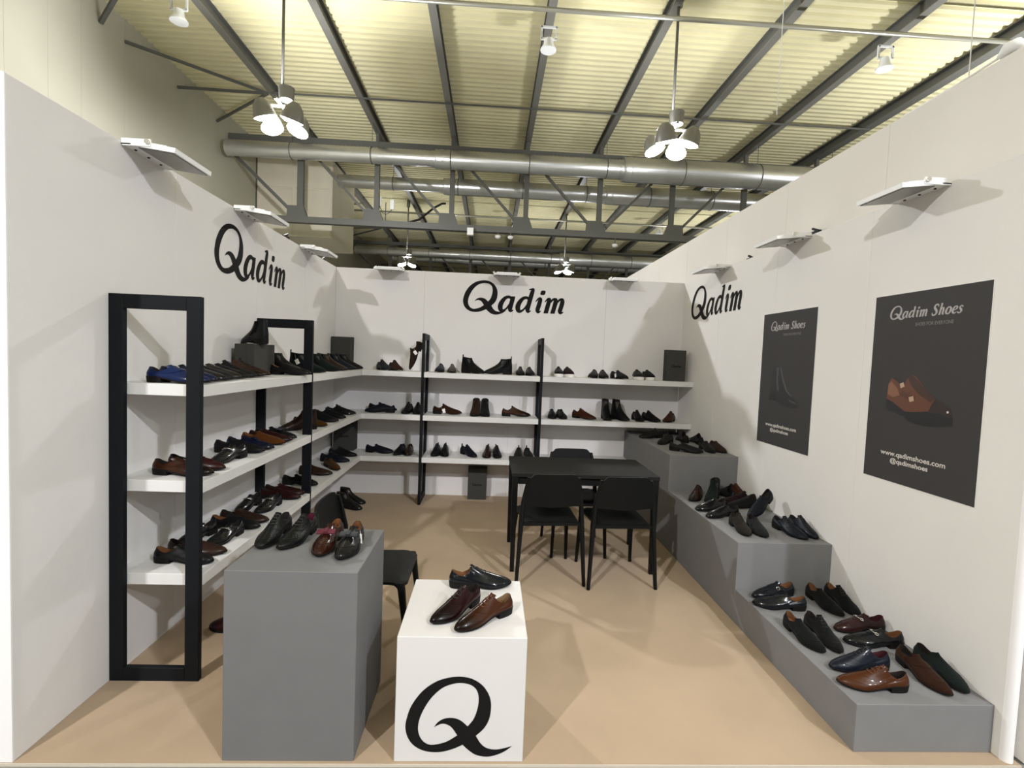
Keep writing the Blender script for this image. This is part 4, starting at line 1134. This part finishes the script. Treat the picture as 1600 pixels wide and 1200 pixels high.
SHOES = [
    ('L1', 'loafer', 'blue', 0.098, 0.585, 1.3962, -3.0, 'bright blue leather loafer nearest the front frame', {'strap': 1}),
    ('L1', 'loafer', 'navy_blue', 0.085, 0.69, 1.3962, -3.0, 'dark navy loafer just behind the bright blue one', {'strap': 1}),
    ('L1', 'loafer', 'patent_black', 0.07, 0.795, 1.3962, -3.0, 'shiny black loafer, toe beside the front frame post', {'strap': 1}),
    ('L1', 'loafer', 'black', 0.0601, 0.8916, 1.3962, -2.0, 'plain black loafer behind the shiny black one', {}),
    ('L1', 'loafer', 'grey_brown', 0.0499, 1.0014, 1.3962, -5.0, 'grey-brown strap loafer seen from its side', {'strap': 1}),
    ('L1', 'loafer', 'black', 0.04, 1.1, 1.3962, -3.0, 'black strap loafer in front of the grey box', {'strap': 1}),
    ('L1', 'derby', 'black_wine', 0.035, 1.205, 1.3962, -2.0, 'black shoe with wine red lining below the grey box', {}),
    ('L1', 'derby', 'brown_patina', 0.035, 1.31, 1.3962, -2.0, 'brown shoe, shiny toe below the grey box corner', {}),
    ('L1', 'derby', 'dark_brown', 0.02, 1.412, 1.3962, 0.0, 'dark brown lace-up shoe right of the grey box', {}),
    ('L1', 'loafer', 'black_tan', 0.1665, 1.748, 1.3962, -1.0, 'black loafer with tan lining at the second frame', {}),
    ('L1', 'boot', 'black', 0.09, 1.85, 1.3962, 0.0, 'black ankle boot with pull loop behind the second frame', {'tab': 1}),
    ('L1', 'boot', 'dark_green', 0.102, 2.259, 1.3962, 0.0, 'dark green ankle boot carrying a white tag', {'tag': 1, 'tab': 1}),
    ('L1', 'boot', 'dark_green', 0.102, 2.641, 1.3962, 0.0, 'dark green ankle boot without tag beside the tagged one', {'tab': 1}),
    ('L1', 'boot', 'dark_brown', 0.102, 2.881, 1.3962, 0.0, 'dark brown boot, third from the back corner', {}),
    ('L1', 'boot', 'dark_navy', 0.102, 3.172, 1.3962, 0.0, 'dark navy boot, second from the back corner', {}),
    ('L1', 'boot', 'black', 0.102, 3.448, 1.3962, 0.0, 'black boot closest to the back corner', {}),
    ('L2', 'loafer', 'brown_patina', 0.1, 0.624, 0.9461, -3.0, 'brown loafer with dark toe nearest the front frame', {'strap': 1}),
    ('L2', 'loafer', 'burgundy', 0.1, 0.742, 0.9461, -3.0, 'burgundy loafer with a white tag beside the brown one', {'strap': 1, 'tag': 1}),
    ('L2', 'bitloafer', 'patent_black', 0.313, 1.094, 0.9461, -99.1, 'black horsebit loafer turned with heel to the shelf edge', {}),
    ('L2', 'loafer', 'black', 0.09, 1.185, 0.9461, 2.0, 'plain black loafer behind the turned horsebit loafer', {'strap': 1}),
    ('L2', 'tassel', 'navy_gloss', 0.1, 1.308, 0.9461, -2.0, 'glossy navy tassel loafer, toe at the shelf edge', {}),
    ('L2', 'loafer', 'tan_suede', 0.101, 1.494, 0.9461, -4.0, 'tan suede loafer, third pair from the front frame', {}),
    ('L2', 'loafer', 'burgundy', 0.1, 1.591, 0.9461, -2.0, 'burgundy loafer tucked behind the tan suede loafer', {}),
    ('L2', 'bowloafer', 'patent_black', 0.09, 1.7, 0.9461, 0.0, 'black patent bow shoe before the second frame', {}),
    ('L2', 'boot', 'dark_brown', 0.343, 2.218, 0.9461, -141.0, 'dark brown boot with toe turned to the wall', {}),
    ('L2', 'loafer', 'mustard_suede', 0.101, 2.361, 0.9461, -5.0, 'mustard suede loafer just past the second frame', {}),
    ('L2', 'derby', 'black', 0.101, 2.661, 0.9461, -5.0, 'black lace-up shoe beside the mustard suede loafer', {}),
    ('L2', 'derby', 'black', 0.1, 2.889, 0.9461, -3.0, 'black lace-up shoe, second from the back corner', {}),
    ('L2', 'derby', 'patent_black', 0.1, 3.202, 0.9461, 2.0, 'shiny black shoe closest to the back corner', {}),
    ('L3', 'loafer', 'black_tan', 0.1, 0.635, 0.5036, -2.0, 'black loafer with tan lining nearest the front frame', {'strap': 1}),
    ('L3', 'loafer', 'dark_brown', 0.1001, 0.7403, 0.5036, 0.0, 'dark brown loafer behind the tan-lined black one', {'strap': 1}),
    ('L3', 'bitloafer', 'patent_black', 0.3055, 1.0805, 0.5036, -99.0, 'black horsebit loafer with heel at the shelf edge', {}),
    ('L3', 'bitloafer', 'patent_black', 0.16, 1.075, 0.5036, -101.0, 'black horsebit loafer nearer the wall, half hidden by post', {}),
    ('L3', 'loafer', 'black_tan', 0.0993, 1.1372, 0.5036, -1.0, 'glossy black loafer with tan lining, mid shelf', {'strap': 1}),
    ('L3', 'loafer', 'dark_brown', 0.1, 1.238, 0.5036, 0.0, 'very dark brown loafer beside the tan-lined mid-shelf loafer', {'strap': 1}),
    ('L3', 'bitloafer', 'patent_black', 0.285, 1.665, 0.5036, -96.0, 'black buckled loafer with tan tongue, toe turned inward', {}),
    ('L3', 'bitloafer', 'patent_black', 0.15, 1.655, 0.5036, -95.0, 'black buckled loafer nearer the wall, toe turned inward', {}),
    ('L3', 'loafer', 'burgundy', 0.105, 1.7594, 0.5036, -1.0, 'burgundy loafer, front one of its pair', {}),
    ('L3', 'loafer', 'burgundy', 0.095, 1.8556, 0.5036, 0.0, 'burgundy loafer, rear one of its pair', {}),
    ('L3', 'loafer', 'black', 0.102, 2.159, 0.5036, -6.0, 'black loafer, toe showing past the second frame', {}),
    ('L3', 'loafer', 'dark_brown', 0.101, 2.506, 0.5036, -4.0, 'dark brown glossy loafer past the second frame', {}),
    ('L3', 'loafer', 'mustard_suede', 0.21, 2.87, 0.5036, -50.0, 'mustard suede loafer pointing at the viewer', {}),
    ('L3', 'derby', 'dark_navy', 0.102, 3.051, 0.5036, -6.0, 'dark navy shoe beside the mustard suede loafer', {}),
    ('L3', 'derby', 'black', 0.1, 3.31, 0.5036, -2.0, 'black shoe closest to the back corner', {}),
    ('B1', 'derby', 'dark_navy', 0.502, 3.6652, 1.3962, -54.4, 'dark navy lace-up shoe at the left end', {}),
    ('B1', 'derby', 'brown_suede', 0.631, 3.6768, 1.3962, -57.5, 'brown suede lace-up shoe right of the dark navy one', {}),
    ('B1', 'derby', 'dark_brown_suede', 1.19, 3.56, 1.3962, 180.0, 'dark brown suede shoe leaning against left frame', {'lean': 1, 'tagl': 1}),
    ('B1', 'loafer', 'dark_navy', 1.192, 3.702, 1.3962, -92.8, 'dark navy shoe facing the viewer, just right of left frame', {}),
    ('B1', 'loafer', 'beige', 1.311, 3.702, 1.3962, -87.2, 'beige grey shoe facing the viewer', {}),
    ('B1', 'boot', 'black_suede', 1.4183, 3.6345, 1.3962, -38.2, 'black suede ankle boot with its toe pointing right', {'tab': 1}),
    ('B1', 'boot', 'black', 1.9627, 3.6055, 1.3962, -165.0, 'black ankle boot with its toe pointing left', {'tab': 1}),
    ('B1', 'loafer', 'black', 2.057, 3.701, 1.3962, -93.5, 'black shoe facing the viewer, left of the right frame', {}),
    ('B1', 'loafer', 'black', 2.15, 3.701, 1.3962, -86.5, 'black shoe facing the viewer, touching the right frame side', {}),
    ('B1', 'sneaker', 'black', 2.4727, 3.7001, 1.3962, -92.8, 'black white-soled sneaker, leftmost past the right frame', {}),
    ('B1', 'sneaker', 'plum', 2.5653, 3.6999, 1.3962, -87.2, 'plum black white-soled sneaker beside the leftmost sneaker', {}),
    ('B1', 'loafer', 'black', 2.9022, 3.6886, 1.3962, -111.1, 'black loafer turned left, first of the middle three', {}),
    ('B1', 'loafer', 'black', 2.9728, 3.6984, 1.3962, -93.5, 'black strap loafer, centre of the middle three', {'strap': 1, 'tagl': 1}),
    ('B1', 'loafer', 'black', 3.085, 3.687, 1.3962, -70.0, 'black loafer turned right, last of the middle three', {'tag': 1}),
    ('B1', 'sneaker', 'black', 3.354, 3.699, 1.3962, -95.2, 'black white-soled sneaker, left one near the right box', {}),
    ('B1', 'sneaker', 'charcoal', 3.449, 3.7, 1.3962, -89.3, 'charcoal white-soled sneaker touching the right box side', {}),
    ('B2', 'loafer', 'dark_navy', 0.7245, 3.52, 0.9461, -172.0, 'dark navy loafer with its toe to the left', {}),
    ('B2', 'loafer', 'dark_navy', 0.4122, 3.66, 0.9461, -3.0, 'dark navy loafer behind its mate, toe to the right', {}),
    ('B2', 'derby', 'black', 0.8677, 3.701, 0.9461, -94.9, 'black shoe facing the viewer beside the left frame', {}),
    ('B2', 'derby', 'black', 0.9503, 3.702, 0.9461, -88.2, 'black shoe facing the viewer, touching the left frame side', {}),
    ('B2', 'derby', 'brown_suede', 1.124, 3.55, 0.9461, -0.0, 'brown suede shoe with a white tag', {'tag': 1}),
    ('B2', 'boot', 'brown_suede', 1.5873, 3.6999, 0.9461, -92.8, 'brown suede boot facing the viewer', {}),
    ('B2', 'boot', 'black_suede', 1.6827, 3.7001, 0.9461, -87.9, 'black suede boot facing the viewer beside the brown boot', {}),
    ('B2', 'derby', 'brown_patina', 1.87, 3.55, 0.9461, -0.0, 'polished brown derby in side view left of the right frame', {}),
    ('B2', 'loafer', 'black', 2.4296, 3.701, 0.9461, -93.5, 'black shoe facing the viewer just past the right frame', {}),
    ('B2', 'loafer', 'black', 2.5084, 3.701, 0.9461, -85.8, 'black shoe facing the viewer, left of the red-brown one', {}),
    ('B2', 'derby', 'red_brown', 2.662, 3.657, 0.9461, -47.1, 'red-brown shoe pointing right between black pairs', {}),
    ('B2', 'highboot', 'black', 3.017, 3.7, 0.9461, -92.5, 'tall black boot facing the viewer', {}),
    ('B2', 'highboot', 'black', 3.115, 3.686, 0.9461, -69.6, 'tall black boot turned to the right', {}),
    ('B2', 'derby', 'black', 3.362, 3.702, 0.9461, -89.3, 'black lace-up shoe right of the tall boots', {}),
    ('B2', 'derby', 'black', 3.462, 3.687, 0.9461, -72.0, 'black lace-up shoe pointing right, next to tan one', {}),
    ('B2', 'derby', 'tan_brown', 3.803, 3.668, 0.9461, -126.0, 'tan brown shoe at the right end', {}),
    ('B3', 'loafer', 'dark_navy', 0.4121, 3.5766, 0.5036, -10.2, 'dark navy loafer in side view', {}),
    ('B3', 'loafer', 'black', 0.7982, 3.6997, 0.5036, -96.3, 'black loafer facing the viewer, left of the dark brown one', {}),
    ('B3', 'loafer', 'dark_brown', 0.877, 3.7017, 0.5036, -88.6, 'dark brown loafer facing the viewer beside the left frame', {}),
    ('B3', 'derby', 'black', 1.18, 3.7009, 0.5036, -93.5, 'black shoe with pull tab, first right of left frame', {'tab': 1}),
    ('B3', 'derby', 'black', 1.264, 3.7021, 0.5036, -87.2, 'black shoe with pull tab, second right of left frame', {'tab': 1}),
    ('B3', 'derby', 'dark_navy', 1.44, 3.671, 0.5036, -56.3, 'dark navy shoe standing alone, above the grey box', {'tab': 1}),
    ('B3', 'derby', 'dark_brown', 1.7383, 3.701, 0.5036, -93.5, 'dark brown shoe with pull tab', {'tab': 1}),
    ('B3', 'derby', 'black', 1.8197, 3.701, 0.5036, -86.5, 'black shoe with pull tab beside the dark brown one', {'tab': 1}),
    ('B3', 'loafer', 'black_suede', 2.0776, 3.7021, 0.5036, -92.8, 'black suede shoe behind the table, left of its mate', {'tab': 1}),
    ('B3', 'loafer', 'black_suede', 2.1644, 3.7019, 0.5036, -87.2, 'black suede shoe behind the table, beside the frame', {'tab': 1}),
    ('S3', 'derby', 'charcoal', 3.56, 3.019, 0.8041, -134.2, 'charcoal lace-up shoe at the left of the heap', {}),
    ('S3', 'derby', 'black', 3.56, 3.29, 0.8041, -160.0, 'black lace-up shoe at the back of the heap', {}),
    ('S3', 'loafer', 'black', 3.37, 2.563, 0.8041, -31.7, 'slim black shoe with long toe, toe to the right', {}),
    ('S3', 'derby', 'charcoal_brown', 3.69, 2.96, 0.8041, 86.0, 'charcoal brown shoe at the back, heel to viewer', {}),
    ('S3', 'derby', 'charcoal', 3.8, 2.87, 0.8041, 86.0, 'charcoal suede shoe with its heel to the viewer', {}),
    ('S3', 'loafer', 'charcoal', 3.727, 2.72, 0.8041, -91.0, 'charcoal shoe, left one of the front corner pair', {}),
    ('S3', 'loafer', 'dark_brown_suede', 3.83, 2.735, 0.8041, -90.0, 'dark brown shoe, right one of the front corner pair', {}),
    ('S2', 'derby', 'brown_patina', 3.512, 2.2, 0.4989, -124.0, 'brown shoe with black toe at the step back', {}),
    ('S2', 'boot', 'dark_green', 3.632, 2.155, 0.4989, -124.0, 'dark green suede boot with its toe to the viewer', {}),
    ('S2', 'derby', 'black', 3.7149, 2.0035, 0.4989, 87.0, 'small black shoe behind the dark green boot', {}),
    ('S2', 'derby', 'red_brown', 3.825, 2.302, 0.4989, -90.0, 'red-brown shoe beside the wall corner', {}),
    ('S2', 'derby', 'plum', 3.8683, 1.9685, 0.4989, -174.0, 'plum suede shoe behind the charcoal one', {}),
    ('S2', 'derby', 'charcoal', 3.8699, 1.848, 0.4989, -180.0, 'charcoal shoe with its heel towards the wall', {}),
    ('S2', 'loafer', 'patent_black', 3.555, 1.83, 0.4989, -158.0, 'black patent loafer, rear one of its pair', {'strap': 1}),
    ('S2', 'loafer', 'patent_black', 3.565, 1.655, 0.4989, -161.0, 'black patent loafer, front one of its pair', {'strap': 1}),
    ('S2', 'derby', 'charcoal_brown', 3.431, 1.472, 0.4989, -95.6, 'charcoal brown lace-up shoe by the front edge', {}),
    ('S2', 'loafer', 'charcoal', 3.547, 1.452, 0.4989, -99.1, 'charcoal suede loafer by the front edge', {}),
    ('S2', 'loafer', 'dark_navy', 3.855, 1.7, 0.4989, -150.0, 'dark navy loafer tipped up against the wall', {'pitch': -28}),
    ('S2', 'derby', 'dark_navy', 3.7024, 1.4276, 0.4989, -80.2, 'dark navy suede lace-up, left of its mate', {}),
    ('S2', 'derby', 'dark_navy', 3.8305, 1.4514, 0.4989, -89.0, 'dark navy suede lace-up nearest the wall', {}),
    ('S1', 'monk', 'black_gloss', 3.617, 1.04, 0.2055, -168.0, 'glossy black buckled shoe at the back, rear one', {}),
    ('S1', 'monk', 'black_gloss', 3.578, 0.85, 0.2055, 172.0, 'glossy black buckled shoe at the back, front one', {}),
    ('S1', 'loafer', 'black_suede_tan', 3.719, 1.05, 0.2055, -88.0, 'black suede slip-on by the riser, left one', {}),
    ('S1', 'derby', 'black_suede_tan', 3.836, 1.05, 0.2055, -91.0, 'black suede slip-on by the riser, wall side one', {}),
    ('S1', 'loafer', 'black_suede_tan', 3.367, 0.696, 0.2055, -87.9, 'black suede slip-on with tan lining by the step edge', {}),
    ('S1', 'derby', 'black_suede', 3.483, 0.696, 0.2055, -92.5, 'black suede shoe beside the tan-lined slip-on', {}),
    ('S1', 'bitloafer', 'burgundy_gloss', 3.876, 0.652, 0.2055, -175.0, 'burgundy loafer with metal bit', {}),
    ('S1', 'bitloafer', 'black_gloss_tan', 3.849, 0.494, 0.2055, 176.6, 'black loafer with metal bit', {}),
    ('S1', 'derby', 'dark_navy_gloss', 3.623, 0.312, 0.2055, -177.3, 'dark navy lace-up shoe', {}),
    ('S1', 'derby', 'cognac', 3.584, 0.158, 0.2055, 173.9, 'glossy cognac brown lace-up shoe nearest the front', {}),
    ('S1', 'loafer', 'brown_suede', 3.7412, 0.3909, 0.2055, -93.2, 'brown suede penny loafer at the front corner', {'strap': 1}),
    ('S1', 'loafer', 'dark_green', 3.8438, 0.4071, 0.2055, -94.0, 'dark green suede loafer against the wall', {}),
    ('P', 'derby', 'black_velvet', 0.8012, 0.487, 0.743, -91.0, 'black patterned lace-up, left one', {}),
    ('P', 'derby', 'black_velvet_wine', 0.9218, 0.48, 0.743, -97.0, 'black patterned lace-up with wine red heel lining', {}),
    ('P', 'bowloafer', 'brown_patent_redbow', 1.058, 0.419, 0.743, -90.1, 'brown patent slipper with a red bow', {}),
    ('P', 'bowloafer', 'patent_black_tan', 1.154, 0.392, 0.743, -89.3, 'black patent slipper with a black bow', {'tagl': 1}),
    ('C', 'derby', 'black_gloss', 1.569, 0.435, 0.498, 3.0, 'black lace-up shoe at the back', {}),
    ('C', 'derby', 'burgundy_patina', 1.705, 0.315, 0.498, -127.0, 'burgundy lace-up shoe', {}),
    ('C', 'derby', 'cognac_patina', 1.849, 0.219, 0.498, -141.3, 'cognac brown lace-up with dark toe', {}),
    ('F', 'boot', 'patent_black', 0.215, 3.215, 0.0, -16.0, 'shiny black boot by the chair back, nearer one', {}),
    ('F', 'boot', 'patent_black', 0.195, 3.4, 0.0, -14.0, 'shiny black boot by the chair back, farther one', {}),
    ('F', 'boot', 'wine', 0.5, 0.93, 0.0, 180.0, 'wine red boot mostly hidden behind the grey plinth', {}),
]
for i, (g, style, col, x, y, z, rot, label, k) in enumerate(SHOES):
    if k.get('lean'):
        k = dict(k); k['pitch'] = 66
        # toe on the board, heel against the frame
        toe_x = 0.897
        x = toe_x + LEN; y = 3.50; rot = 180
    shoe(g, style, col, x, y, z + (0.03 if k.get('lean') else 0.0006), rot, label, k, i)
shoe('X', 'boot', 'black', 0.222, 1.55, Z1 + 0.2105, 141, 'dark ankle boot standing high beside the second frame', {'side': 1}, 0)
